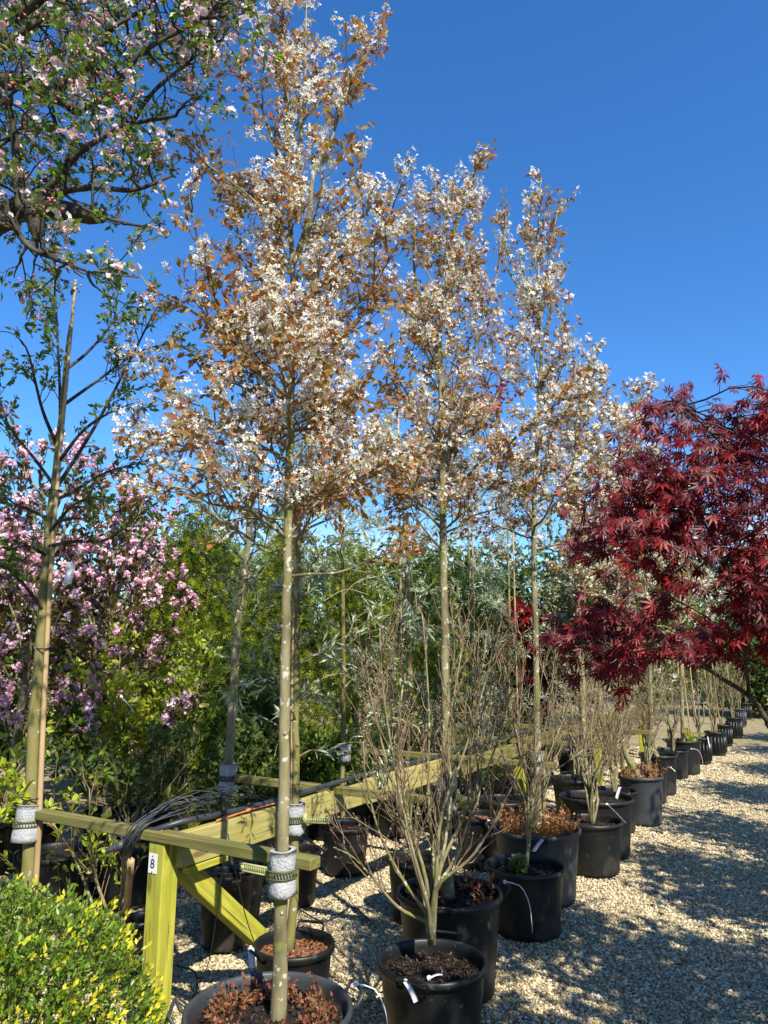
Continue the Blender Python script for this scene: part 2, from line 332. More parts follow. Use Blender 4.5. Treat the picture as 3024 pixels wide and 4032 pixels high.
def resample(pts, radii, n):
    """smooth (Catmull-Rom) resample"""
    pts = np.asarray(pts, float); k = len(pts)
    radii = np.broadcast_to(np.asarray(radii, float), (k,)) if np.ndim(radii) == 0 or len(np.atleast_1d(radii)) == k else np.interp(np.linspace(0, 1, k), np.linspace(0, 1, len(radii)), radii)
    if k == 2: 
        t = np.linspace(0, 1, n)[:, None]; return pts[0] * (1 - t) + pts[1] * t, np.interp(t[:, 0], [0, 1], radii)
    seg = np.linalg.norm(np.diff(pts, axis=0), axis=1); cum = np.concatenate([[0], np.cumsum(seg)])
    Q = np.concatenate([[2 * pts[0] - pts[1]], pts, [2 * pts[-1] - pts[-2]]])
    out = []
    for s in np.linspace(0, cum[-1], n):
        i = min(max(np.searchsorted(cum, s, 'right') - 1, 0), k - 2)
        t = (s - cum[i]) / (seg[i] + 1e-9)
        p0, p1, p2, p3 = Q[i], Q[i + 1], Q[i + 2], Q[i + 3]
        out.append(0.5 * ((2 * p1) + (-p0 + p2) * t + (2 * p0 - 5 * p1 + 4 * p2 - p3) * t * t + (-p0 + 3 * p1 - 3 * p2 + p3) * t ** 3))
    return np.array(out), np.interp(np.linspace(0, cum[-1], n), cum, radii)
def lathe(G, prof, cx, cy, seg=48, z0=0, dent=0, rng=None):
    a = np.arange(seg) * 2 * np.pi / seg
    V = []
    for r, z in prof:
        V.append(np.stack([cx + r * np.cos(a), cy + r * np.sin(a), np.full(seg, z0 + z)], -1))
    V = np.concatenate(V); k = len(prof)
    idx = np.arange(k * seg).reshape(k, seg); nx = np.roll(idx, -1, 1)
    F = np.stack([idx[:-1], nx[:-1], nx[1:], idx[1:]], -1).reshape(-1, 4)
    G.add(V, F)
def board(root, name, p0, p1, w, h, mat, up=(0, 0, 1), bevel=0.003, parent=None, ext=0):
    """a bevelled bar between two points; local X runs along it, w across, h along 'up'"""
    p0 = Vector(p0); p1 = Vector(p1); d = (p1 - p0); Ln = d.length; x = d.normalized()
    y = Vector(up).cross(x).normalized(); z = x.cross(y)
    bm = bmesh.new(); bmesh.ops.create_cube(bm, size=1)
    for v in bm.verts: v.co = Vector((v.co.x * Ln, v.co.y * w, v.co.z * h))
    if bevel: bmesh.ops.bevel(bm, geom=bm.edges[:], offset=bevel, segments=1, affect='EDGES')
    me = bpy.data.meshes.new(name); bm.to_mesh(me); bm.free(); me.materials.append(mat)
    m4 = Matrix((x, y, z)).transposed().to_4x4(); m4.translation = (p0 + p1) / 2 - (root.location if root else Vector())
    return link(name, me, parent or root, mat4=m4)

def frames(D, rng, upbias=0.5, roll=1.0, nrm=None):
    """rotation matrices (N,3,3) whose rows are x,y(dir),z(normal)"""
    D = norm(D); N = len(D)
    u = rng.normal(size=(N, 3)) * roll
    if nrm is None: u[:, 2] += upbias
    else: u += nrm
    z = norm(u - (u * D).sum(1, keepdims=True) * D)
    x = np.cross(D, z)
    return np.stack([x, D, z], 1)
def scatter(T, pos, Rm, s, rng, rnd=None):
    """template T=(V,F tris) at pos with frames Rm and scale s"""
    TV, TF = T; n = len(TV); N = len(pos)
    s = np.broadcast_to(s, (N,))
    V = np.einsum('vk,nkj->nvj', TV, Rm) * s[:, None, None] + pos[:, None]
    F = (TF[None] + (np.arange(N) * n)[:, None, None]).reshape(-1, 3)
    r = rng.random(N) if rnd is None else rnd
    return V.reshape(-1, 3), F, np.repeat(r, n)
CAMP = np.array([0, 0, CAMZ])
def inview(pos, marg=1.02):
    v = pos - CAMP; z = v[:, 1] * cp + v[:, 2] * sp_; y = -v[:, 1] * sp_ + v[:, 2] * cp
    return (z > 0.1) & (np.abs(v[:, 0]) < z * 1512 / FPX * marg) & (np.abs(y) < z * 2016 / FPX * marg)
def foliage(root, name, T, pos, Rm, s, mat, rng, single=0, sname=None, smooth=False, rnd=None, parent=None):
    """nearest in-view ones become parts of their own, the rest one 'stuff' part"""
    N = len(pos); s = np.broadcast_to(s, (N,)).copy()
    keep = np.ones(N, bool)
    if single:
        dd = np.linalg.norm(pos - CAMP, axis=1) / s; dd = np.where(inview(pos, 0.98), dd, dd + 1e6)
        ids = np.argsort(dd)[:single]; ids = ids[dd[ids] < 1e6]
        me = mkmesh(sname, T[0], T[1], mat, smooth)
        base = np.array(root.location)
        for i in ids:
            m4 = Matrix((Rm[i] * s[i]).T.tolist()).to_4x4(); m4.translation = Vector((pos[i] - base).tolist())
            link(sname, me, parent or root, mat4=m4)
        keep[ids] = False
    if keep.any():
        V, F, r = scatter(T, pos[keep], Rm[keep], s[keep], rng, None if rnd is None else rnd[keep])
        part(root, name, V, F, mat, smooth, r, 'stuff', parent)

# ------------------------------------------------------------------ leaf and flower templates (length 1 along +Y)
def t_leaf(w=0.5, fold=0.10, curl=-0.15, rows=3):
    V = [(0, 0, 0)]; F = []
    ys = np.linspace(0, 1, rows + 2)[1:-1]
    for y in ys:
        ww = w / 2 * math.sin(math.pi * min(1, y * 0.95 + 0.03)) ** 0.8
        zc = curl * y * y
        V += [(-ww, y, zc + fold * ww * 2), (0, y, zc), (ww, y, zc + fold * ww * 2)]
    V.append((0, 1, curl)); k = len(V) - 1
    F += [(0, 2, 1), (0, 3, 2)]
    for i in range(rows - 1):
        a = 1 + 3 * i; b = a + 3
        F += [(a, a + 1, b + 1), (a, b + 1, b), (a + 1, a + 2, b + 2), (a + 1, b + 2, b + 1)]
    a = 1 + 3 * (rows - 1)
    F += [(a, a + 1, k), (a + 1, a + 2, k)]
    return np.array(V, float), np.array(F)
LEAF = t_leaf(); LEAF2 = t_leaf(rows=1, w=0.45); LEAFN = t_leaf(w=0.17, rows=1, curl=-0.22); BOXL = t_leaf(w=0.56, rows=1, curl=-0.05, fold=0.16)
LEAFD = (np.array([(0, 0, 0), (-0.24, 0.5, 0.06), (0, 1, -0.12), (0.24, 0.5, 0.06)]), np.array([(0, 2, 1), (0, 3, 2)])); LEAFS = t_leaf(w=0.42, fold=0.18, curl=-0.3, rows=3)
def t_petal(ang, tilt, l=0.5, w=0.2, up=0.0, cup=0.1):
    d = np.array([math.cos(ang) * math.cos(tilt), math.sin(ang) * math.cos(tilt), math.sin(tilt)])
    s = np.array([-math.sin(ang), math.cos(ang), 0]); n = np.cross(d, s)
    V = [np.zeros(3) + d * 0.04, d * l * 0.6 + s * w / 2 + n * cup * l * 0.3, d * l, d * l * 0.6 - s * w / 2 + n * cup * l * 0.3]
    return np.array(V), np.array([(0, 1, 2), (0, 2, 3)])
def merge(parts):
    V = []; F = []; n = 0
    for v, f in parts: V.append(v); F.append(f + n); n += len(v)
    return np.concatenate(V), np.concatenate(F)
def place(T, R3, s, p): return (T[0] @ R3) * s + np.array(p), T[1]
def rot_rand(rng, up=None):
    z = rng.normal(size=3)
    if up is not None: z = z * 0.6 + np.array(up)
    z = z / np.linalg.norm(z); x = np.cross(rng.normal(size=3), z); x /= np.linalg.norm(x)
    return np.stack([x, np.cross(z, x), z])
def t_star(rng, w=0.2, l=0.5):
    return merge([t_petal(i * 2 * math.pi / 5 + rng.normal() * 0.12, 0.35 + rng.normal() * 0.2, l * rng.uniform(0.85, 1.1), w) for i in range(5)])
def t_raceme(seed, n=10, fs=0.35, w=0.27):
    """a hanging spray of narrow-petalled star flowers along +Y"""
    rng = np.random.default_rng(seed); ps = []
    for i in range(n):
        y = (i + 0.5) / n; a = i * 2.4
        p = (0.28 * math.cos(a) * (1 - 0.4 * y), y, 0.28 * math.sin(a) * (1 - 0.4 * y))
        out = np.array([math.cos(a), 0.5, math.sin(a)])
        ps.append(place(t_star(rng, w=w), rot_rand(rng, out * 1.1), fs * 1.05, p))
    return merge(ps)
RAC = [t_raceme(i) for i in range(4)]
RACL = [t_raceme(10 + i, n=4, fs=0.55, w=0.32) for i in range(2)]
def t_round_flower(seed=0, w=0.42, l=0.5):
    rng = np.random.default_rng(seed); ps = []
    for i in range(5):
        a = i * 2 * math.pi / 5; tl = 0.35
        d = np.array([math.cos(a) * math.cos(tl), math.sin(a) * math.cos(tl), math.sin(tl)]); s_ = np.array([-math.sin(a), math.cos(a), 0]); n = np.cross(d, s_)
        V = np.array([d * 0.05, d * l * 0.45 + s_ * w / 2 + n * 0.04, d * l * 0.85 + s_ * w * 0.35 + n * 0.08, d * l, d * l * 0.85 - s_ * w * 0.35 + n * 0.08, d * l * 0.45 - s_ * w / 2 + n * 0.04])
        ps.append((V, np.array([(0, 1, 2), (0, 2, 3), (0, 3, 4), (0, 4, 5)])))
    return merge(ps)
RFL = t_round_flower()
def t_bud():
    V = [(0, 0, 0)] + [(0.28 * math.cos(a), 0.5, 0.28 * math.sin(a)) for a in np.arange(5) * 2 * math.pi / 5] + [(0, 1, 0)]
    F = [(0, 1 + (i + 1) % 5, 1 + i) for i in range(5)] + [(6, 1 + i, 1 + (i + 1) % 5) for i in range(5)]
    return np.array(V, float), np.array(F)
BUD = t_bud()
def t_truss(seed, n=5):
    """a round cluster of open five-petalled flowers"""
    rng = np.random.default_rng(seed); ps = []
    for i in range(n):
        o = norm(rng.normal(size=3) + np.array([0, 0.7, 0.2])); ps.append(place(RFL, rot_rand(rng, o * 1.5), 0.62, o * 0.42 + np.array([0, 0.4, 0])))
    return merge(ps)
TRUSS = [t_truss(i) for i in range(3)]
def t_pompom(seed, n=6):
    """a bunch of frilly double blossoms"""
    rng = np.random.default_rng(seed); ps = []
    for i in range(n):
        c = norm(rng.normal(size=3)) * 0.36
        for j in range(8):
            o = norm(rng.normal(size=3) + c * 1.2); R3 = rot_rand(rng, o * 0.9)
            q = np.array([(-0.12, -0.1, 0), (0.13, -0.11, 0.02), (0.15, 0.12, 0.05), (-0.13, 0.12, 0.03)])
            ps.append((q @ R3 + c + o * 0.17, np.array([(0, 1, 2), (0, 2, 3)])))
    return merge(ps)
POM = [t_pompom(i) for i in range(3)]
def t_maple():
    ps = []
    for k_, (a, l) in enumerate([(-2.1, 0.42), (-1.35, 0.72), (-0.68, 0.93), (0, 1.0), (0.68, 0.93), (1.35, 0.72), (2.1, 0.42)]):
        d = np.array([math.sin(a), math.cos(a), 0]); s_ = np.array([d[1], -d[0], 0]); w = 0.115 * l + 0.03
        V = []
        def q(t): return d * l * t + np.array([0, 0, -0.34 * (t * l) ** 2])
        V = [q(0.02), q(0.48) - s_ * w * 0.85 + (0, 0, 0.03), q(0.5) + (0, 0, -0.015), q(0.48) + s_ * w * 0.85 + (0, 0, 0.03), q(1.0)]
        F = [(0, 2, 1), (0, 3, 2), (1, 2, 4), (2, 3, 4)]
        ps.append((np.array(V, float), np.array(F)))
    return merge(ps)
MAPLE = t_maple()
def t_spray(seed=0):
    """flat feathery conifer spray"""
    rng = np.random.default_rng(seed); ps = []
    def sl(p, ang, l, w):
        d = np.array([math.sin(ang), math.cos(ang), 0]); s_ = np.array([d[1], -d[0], 0])
        V = np.array([p, p + d * l * 0.5 + s_ * w, p + d * l + np.array([0, 0, -0.05]), p + d * l * 0.5 - s_ * w]); return V, np.array([(0, 1, 2), (0, 2, 3)])
    ps.append(sl(np.zeros(3), 0, 1.0, 0.05))
    for i in range(2):
        y = 0.18 + i * 0.32; l = 0.5 * (1 - y) + 0.12
        for sg in (-1, 1): ps.append(sl(np.array([0, y, -0.03 * y]), sg * 0.75, l, 0.06))
    return merge(ps)
SPRAY = t_spray()
PEB = None

# ------------------------------------------------------------------ growing things
def stack(polys, n=16):
    return np.stack([resample(p, 1.0, n)[0] for p in polys])
def sprout(rng, P, dens, L, ang=(0.6, 1.0), up=0.2, K=4, tr=(0.15, 1.0), fall=0.4, tip=True, bend=0.25, dirbias=None):
    """side shoots from polylines P (M,n,3) -> (N,K,3)"""
    M_, n, _ = P.shape
    seg = np.linalg.norm(np.diff(P, axis=1), axis=2).sum(1)
    cnt = np.maximum(1, rng.poisson(np.maximum(seg * dens * (tr[1] - tr[0]), 0.3)))
    own = np.repeat(np.arange(M_), cnt); N = len(own)
    t = rng.uniform(tr[0], tr[1], N)
    f = t * (n - 1); i = np.minimum(f.astype(int), n - 2); w = (f - i)[:, None]
    b = P[own, i] * (1 - w) + P[own, i + 1] * w
    T = norm(P[own, i + 1] - P[own, i])
    r = rng.normal(size=(N, 3)); r = norm(r - (r * T).sum(1, keepdims=True) * T)
    a = rng.uniform(ang[0], ang[1], N)[:, None]
    d = np.cos(a) * T + np.sin(a) * r; d[:, 2] += up * 0.6
    if dirbias is not None: d += dirbias
    d = norm(d)
    ln = rng.uniform(L[0], L[1], N) * (1 - fall * t)
    s = np.linspace(0, 1, K)[None, :, None]
    bd = rng.normal(size=(N, 3)) * 0.22; bd[:, 2] += up
    out = b[:, None] + (d[:, None] * s + bd[:, None] * s * s * bend * 2) * ln[:, None, None]
    if K > 3: out[:, 1:-1] += rng.normal(size=(N, K - 2, 3)) * (ln * 0.03)[:, None, None]
    return out
def nodes(rng, P, sp, tr=(0.1, 1.0), tipn=1):
    """points and shoot directions every sp metres along P"""
    M_, n, _ = P.shape
    seg = np.linalg.norm(np.diff(P, axis=1), axis=2).sum(1)
    cnt = np.maximum(tipn, np.round(seg / sp).astype(int))
    own = np.repeat(np.arange(M_), cnt)
    k = np.concatenate([np.arange(c) + 1 for c in cnt]); t = tr[0] + (tr[1] - tr[0]) * k / np.repeat(cnt, cnt)
    f = t * (n - 1); i = np.minimum(f.astype(int), n - 2); w = (f - i)[:, None]
    return P[own, i] * (1 - w) + P[own, i + 1] * w, norm(P[own, i + 1] - P[own, i])
def tubeset(G, P, r0, r1, sides=4):
    N, n, _ = P.shape
    r0 = np.broadcast_to(r0, (N,)); R = r0[:, None] * (1 - np.linspace(0, 1, n)[None]) + r1 * np.linspace(0, 1, n)[None]
    V, F = tubes(P, R, sides); G.add(V, F)
def spread(rng, pos, dirs, k, sd=0.8, jit=0.01, droop=0.0):
    """k leaves at each node"""
    p = np.repeat(pos, k, 0) + rng.normal(size=(len(pos) * k, 3)) * jit
    d = np.repeat(dirs, k, 0) + rng.normal(size=(len(pos) * k, 3)) * sd; d[:, 2] -= droop
    return p, norm(d)
def trunk_part(root, pts, radii, mat, n=24, sides=12, name='trunk', knots=0, rng=None, flare=True):
    G = Geo(); P, R = resample(pts, radii, n)
    if flare: R = R * (1 + 0.35 * np.exp(-np.linspace(0, 1, n) * 28))
    if rng is not None:
        R = R * (1 + rng.normal(size=n) * 0.015); P = P + rng.normal(size=(n, 3)) * 0.0015
    tube(G, P, R, sides)
    if knots and rng is not None:
        for _ in range(knots):
            i = rng.integers(2, n - 2); a = rng.uniform(0, 6.28); d = np.array([math.cos(a), math.sin(a), 0.3])
            tube(G, [P[i] + d * R[i] * 0.6, P[i] + d * (R[i] + 0.004)], [0.012, 0.007], 7)
    return G.part(root, name, mat)

def mains_auto(rng, trunk, n, t0, t1, env, ang=(0.55, 0.8), up=0.55, K=7):
    """ascending limbs round a trunk; env(t) = length in metres at t"""
    P, _ = resample(trunk, 1.0, 60); out = []
    for i in range(n):
        t = t0 + (t1 - t0) * (i + rng.uniform(0.2, 0.8)) / n
        b = P[int(t * 59)]; az = i * 2.399 + rng.normal() * 0.3; a = rng.uniform(*ang) * (1.15 - 0.5 * t)
        d = np.array([math.cos(az) * math.sin(a), math.sin(az) * math.sin(a), math.cos(a)]); ln = env(t) * rng.uniform(0.7, 1.15)
        s = np.linspace(0, 1, K)[:, None]
        c = b + d * s * ln + np.array([0, 0, up]) * s * s * ln * 0.4 - np.array([0, 0, 0.12]) * s * ln
        c[1:] += rng.normal(size=(K - 1, 3)) * ln * 0.02
        out.append(c)
    return out

def amelanchier(name, label, trunk, mains, seed, single=300, group=None, dens=1.0, detail=1, tr0=0.026, bark='bark_olive', whiter=0.5, leafs=0.043, knots=14, racs=0.078):
    rng = np.random.default_rng(seed)
    t = thing(name, label, 'tree', trunk[0], group)
    trunk_part(t, trunk, [tr0, tr0 * 0.82, tr0 * 0.6, tr0 * 0.38, 0.004], M[bark], 46, 12, knots=knots, rng=rng)
    G = Geo(); A = stack(mains, 14)
    tubeset(G, A, np.clip(np.linalg.norm(A[:, -1] - A[:, 0], axis=1) * 0.0125, 0.004, 0.014), 0.0022, 6)
    G.part(t, 'limbs', M[bark])
    top = resample(trunk, 1.0, 40)[0][26:]; 
    L2 = sprout(rng, A, (17 if detail else 13.5) * dens, (0.14, 0.38), (0.45, 1.0), 0.3, 5, (0.10, 1.0), 0.4)
    L2 = np.concatenate([L2, sprout(rng, stack([top], 14), 20 * dens, (0.12, 0.4), (0.4, 0.9), 0.4, 5, (0.05, 1.0), 0.4)])
    zc, zt = A[:, 0, 2].min(), trunk[-1][2]; f_ = 1 - 0.62 * np.clip((L2[:, 0, 2] - zc) / (zt - zc), 0, 1); L2 = L2[:, :1] + (L2 - L2[:, :1]) * f_[:, None, None]
    if detail or trunk[0][1] < 8: L2 = np.concatenate([L2, sprout(rng, stack([resample(trunk, 1.0, 40)[0][15:27]], 14), 24 * dens, (0.12, 0.34), (0.8, 1.4), 0.3, 5, (0.0, 1.0), 0.1)])
    L3 = sprout(rng, L2, 8 * dens, (0.06, 0.17), (0.4, 0.9), 0.2, 4, (0.2, 1.0), 0.3)
    G = Geo(); tubeset(G, L2, 0.0034, 0.0012, 4); tubeset(G, L3, 0.0018, 0.0008, 3)
    G.part(t, 'twigs', M['twig_brown'], kind='stuff')
    p1, d1 = nodes(rng, L3, 0.06, (0.3, 1.0)); p2, d2 = nodes(rng, L2, 0.065, (0.25, 1.0)); p3, d3 = nodes(rng, A, 0.16, (0.45, 1.0))
    p = np.concatenate([p1, p2, p3]); d = np.concatenate([d1, d2, d3])
    fl = rng.random(len(p)) < whiter
    # clumps: blossom is dense in places and thin in others
    ph = np.sin(p[:, 0] * 9 + seed) + np.sin(p[:, 1] * 8 + 1.3 * seed) + np.sin(p[:, 2] * 7.0 + seed * 2)
    fl &= (ph + rng.normal(size=len(p)) * 0.7 > -0.9)
    fp, fd = p[fl], d[fl]
    fd = norm(fd + rng.normal(size=fd.shape) * 0.7 + np.array([0, 0, 0.15]))
    tmpl = RAC if detail else RACL
    q = len(tmpl); sg = single
    for i in range(q):
        m = np.arange(len(fp)) % q == i
        foliage(t, 'blossoms', tmpl[i], fp[m], frames(fd[m], rng), rng.uniform(0.6, 1.2, m.sum()) * racs, M['amel_petal'], rng, single // q, 'blossom_spray')
    lp, ld = spread(rng, p, d, 4 if detail else 3, 0.75, 0.008, 0.75)
    s = rng.uniform(0.55, 1.2, len(lp)) * leafs
    redm = (lp[:, 2] > 3.0) & (np.sin(lp[:, 0] * 5.1 + seed) + np.sin(lp[:, 2] * 3.3 + seed) > 1.75) & (lp[:, 0] > trunk[0][0] + 0.3)
    foliage(t, 'leaves', LEAF2 if detail else LEAFD, lp[~redm], frames(ld[~redm], rng, 0.3), s[~redm], M['amel_leaf'], rng, single, 'leaf')
    if redm.any(): foliage(t, 'red_leaves', LEAF2 if detail else LEAFD, lp[redm], frames(ld[redm], rng, 0.3), s[redm], M['amel_leaf_red'], rng)
    return t

def pot(name, label, x, y, r, h, mat='black_plastic', soil='soil_dark', group=None, handles=(0.3,), ribs=0, seed=0, chips=260, base=0.84, soildrop=0.05, rimh=0.028, seg=56):
    rng = np.random.default_rng(seed + 77)
    t = thing(name, label, 'pot', (x, y, 0), group)
    G = Geo(); rb = r * base - 0.012; ri = r - 0.016
    prof = [(1e-4, 0.004), (rb * 0.9, 0.004), (rb, 0.008), (rb + 0.004, 0.03)]
    for k in range(1, 6): prof.append((rb + (ri - rb) * k / 6, 0.03 + (h - 0.03 - rimh * 1.5) * k / 6))
    prof += [(ri - 0.003, h - rimh * 1.35), (ri + 0.001, h - rimh * 1.1), (r - 0.002, h - rimh), (r, h - rimh * 0.6), (r - 0.001, h - 0.006), (r - 0.006, h), (r - 0.014, h - 0.001), (r - 0.019, h - 0.008), (r - 0.021, h - 0.03), (r - 0.026, h - soildrop - 0.03)]
    lathe(G, prof, x, y, seg)
    V, F, R = G.get()
    # hand-moulded look: the wall is a touch out of round and sags
    a = np.arctan2(V[:, 1] - y, V[:, 0] - x); k = 1 + 0.006 * np.sin(2 * a + seed) + 0.004 * np.sin(3 * a + 2 * seed)
    V[:, 0] = x + (V[:, 0] - x) * k; V[:, 1] = y + (V[:, 1] - y) * k
    part(t, 'pot_wall', V, F, M[mat], True)
    if ribs:
        Gr = Geo()
        for i in range(ribs):
            a = i * 2 * math.pi / ribs
            ct, st_ = math.cos(a), math.sin(a)
            p0 = np.array([x + (rb + 0.006) * ct, y + (rb + 0.006) * st_, 0.05]); p1 = np.array([x + (ri + 0.002) * ct, y + (ri + 0.002) * st_, h * 0.8])
            o = np.array([ct, st_, 0]) * 0.012; s_ = np.array([-st_, ct, 0]) * 0.016
            Vb = np.array([p0 - s_, p0 - s_ * .6 + o, p0 + s_ * .6 + o, p0 + s_, p1 - s_, p1 - s_ * .6 + o, p1 + s_ * .6 + o, p1 + s_])
            Gr.add(Vb, np.array([(0, 1, 5, 4), (1, 2, 6, 5), (2, 3, 7, 6), (4, 5, 6, 7), (3, 2, 1, 0)]))
        Gr.part(t, 'ribs', M[mat], smooth=False)
    for a in handles:
        Gh = Geo(); 
        def pt(da, rr, z): return [x + rr * math.cos(a + da), y + rr * math.sin(a + da), z]
        w = 0.055 / r
        tube(Gh, [pt(-w, r - 0.004, h - 0.035), pt(-w * 1.02, r + 0.022, h - 0.02), pt(-w, r + 0.036, h + 0.004), pt(-w * 0.85, r + 0.041, h + 0.012), pt(w * 0.85, r + 0.041, h + 0.012), pt(w, r + 0.036, h + 0.004), pt(w * 1.02, r + 0.022, h - 0.02), pt(w, r - 0.004, h - 0.035)], 0.0065 if r < 0.3 else 0.0095, 6)
        Gh.part(t, 'handle', M[mat])
    # soil
    n = 18; zs = h - soildrop
    rr_, aa = np.meshgrid(np.linspace(0, r - 0.022, n), np.arange(40) * 2 * np.pi / 40, indexing='ij')
    Z = zs + rng.normal(size=rr_.shape) * 0.004 + 0.018 * np.exp(-(rr_ / (r * 0.45)) ** 2)
    V = np.stack([x + rr_ * np.cos(aa), y + rr_ * np.sin(aa), Z], -1).reshape(-1, 3)
    idx = np.arange(n * 40).reshape(n, 40); nx = np.roll(idx, -1, 1)
    F = np.stack([idx[:-1], idx[1:], nx[1:], nx[:-1]], -1).reshape(-1, 4)
    part(t, 'soil', V, F, M[soil], True)
    if chips:
        q = np.sqrt(rng.random(chips)) * (r - 0.035); b = rng.random(chips) * 6.283
        pp = np.stack([x + q * np.cos(b), y + q * np.sin(b), zs + 0.012 * np.exp(-(q / (r * .45)) ** 2) + rng.uniform(0, 0.01, chips)], -1)
        CH = (np.array([(-.5, -.3, 0), (.5, -.35, .05), (.45, .3, .1), (-.4, .35, -.02), (0, 0, .3)]), np.array([(0, 1, 4), (1, 2, 4), (2, 3, 4), (3, 0, 4), (0, 3, 2), (0, 2, 1)]))
        foliage(t, 'soil_crumbs', CH, pp, frames(rng.normal(size=(chips, 3)), rng), rng.uniform(0.006, 0.02, chips), M['chip_bark' if soil == 'soil_bark' else 'chip_dark'], rng)
    return t

def collar(label, c, axis, r, h, seed=0, tail=None, group='grey foam collars strapped round the tree trunks', strap='strap', flare=0.0):
    """grey foam wrapped round a trunk and held by a slotted strap"""
    rng = np.random.default_rng(seed)
    t = thing('foam_collar', label, 'tree tie', c, group)
    c = np.array(c, float); ax = norm(np.array(axis, float))
    ux = norm(np.cross(ax, [0, 1, 0.01])); uy = np.cross(ax, ux)
    # spiral-wrapped sheet with thickness
    n = 44; a = np.linspace(rad(-115), rad(275), n); rows = 9
    th = 0.019
    V = []
    for off in (0, th):
        for j in range(rows):
            z = (j / (rows - 1) - 0.5) * h
            pinch = 1 - 0.11 * math.exp(-(z / (h * 0.12)) ** 2)
            for k in range(n):
                rr = (r + off + 0.011 * k / n) * pinch + flare * (0.5 - j / (rows - 1)) * 0.02 + 0.0012 * math.sin(4 * a[k] + j * 0.6 + seed)
                V.append(c + ax * (z + 0.0015 * math.sin(2 * a[k] + seed) + 0.006 * (k / n - 0.5)) + ux * rr * math.cos(a[k]) + uy * rr * math.sin(a[k]))
    V = np.array(V); I = np.arange(2 * rows * n).reshape(2, rows, n)
    F = [np.stack([I[1, :-1, :-1], I[1, :-1, 1:], I[1, 1:, 1:], I[1, 1:, :-1]], -1).reshape(-1, 4),
         np.stack([I[0, :-1, :-1], I[0, 1:, :-1], I[0, 1:, 1:], I[0, :-1, 1:]], -1).reshape(-1, 4)]
    for j in (0, rows - 1): F.append(np.stack([I[0, j, :-1], I[0, j, 1:], I[1, j, 1:], I[1, j, :-1]], -1))
    for k in (0, n - 1): F.append(np.stack([I[0, :-1, k], I[0, 1:, k], I[1, 1:, k], I[1, :-1, k]], -1))
    part(t, 'foam', V, F, M['foam'], True)
    # slotted strap ring: two rails and rungs
    G = Geo(); Rr = (r + th + 0.011) * 0.89 + 0.004; hw = 0.012
    aa = np.linspace(0, 2 * np.pi, 40)
    for s in (-hw, hw):
        ring = c + ax * s + Rr * (np.cos(aa)[:, None] * ux + np.sin(aa)[:, None] * uy)
        V_, F_ = tubes(ring[None], np.full((1, 40), 0.0038), 4); G.add(V_, F_)
    for a_ in np.arange(0, 2 * np.pi, 2 * np.pi / 30):
        q = c + Rr * (math.cos(a_) * ux + math.sin(a_) * uy)
        tube(G, [q - ax * hw, q + ax * hw], 0.0028, 4)
    G.part(t, 'strap', M[strap], smooth=False)
    if tail:
        d, ln = tail; d = norm(np.array(d, float)); q0 = c + Rr * norm(d - (d @ ax) * ax) + np.array([0, -0.02, 0])
        G = Geo()
        side = norm(np.cross(d, [0, 0.35, 1.0])); nrm_ = np.cross(side, d)
        for s in (-1, 1):
            tube(G, [q0 + np.array([0, 0, s * 0.012]), q0 + d * ln * 0.9 + np.array([0, 0, s * 0.012]), q0 + d * ln + np.array([0, 0, s * 0.006])], 0.0035, 4)
        for k in range(13):
            q = q0 + d * ln * (0.05 + 0.9 * k / 13); tube(G, [q + np.array([0, 0, -0.012]), q + np.array([0, 0, 0.012])], 0.003, 4)
        tube(G, [q0 + d * ln * 0.93 + np.array([0, 0, -0.006]), q0 + d * (ln * 0.93) + np.array([0, 0, 0.006])], 0.007, 4)
        G.part(t, 'strap_tail', M['strap_pale' if strap == 'strap' else strap], smooth=False)
        bx = Geo(); o = norm(d)
        cc = q0; e = [norm(d) * 0.012, nrm_ * 0.012, np.array([0, 0, 0.022])]
        Vb = np.array([cc + sx_ * e[0] + sy * e[1] + sz * e[2] for sx_ in (-1, 1) for sy in (-1, 1) for sz in (-1, 1)])
        bx.add(Vb, np.array([(0, 1, 3, 2), (4, 6, 7, 5), (0, 4, 5, 1), (2, 3, 7, 6), (0, 2, 6, 4), (1, 5, 7, 3)])); bx.part(t, 'buckle', M['strap_pale'], smooth=False)
    return t

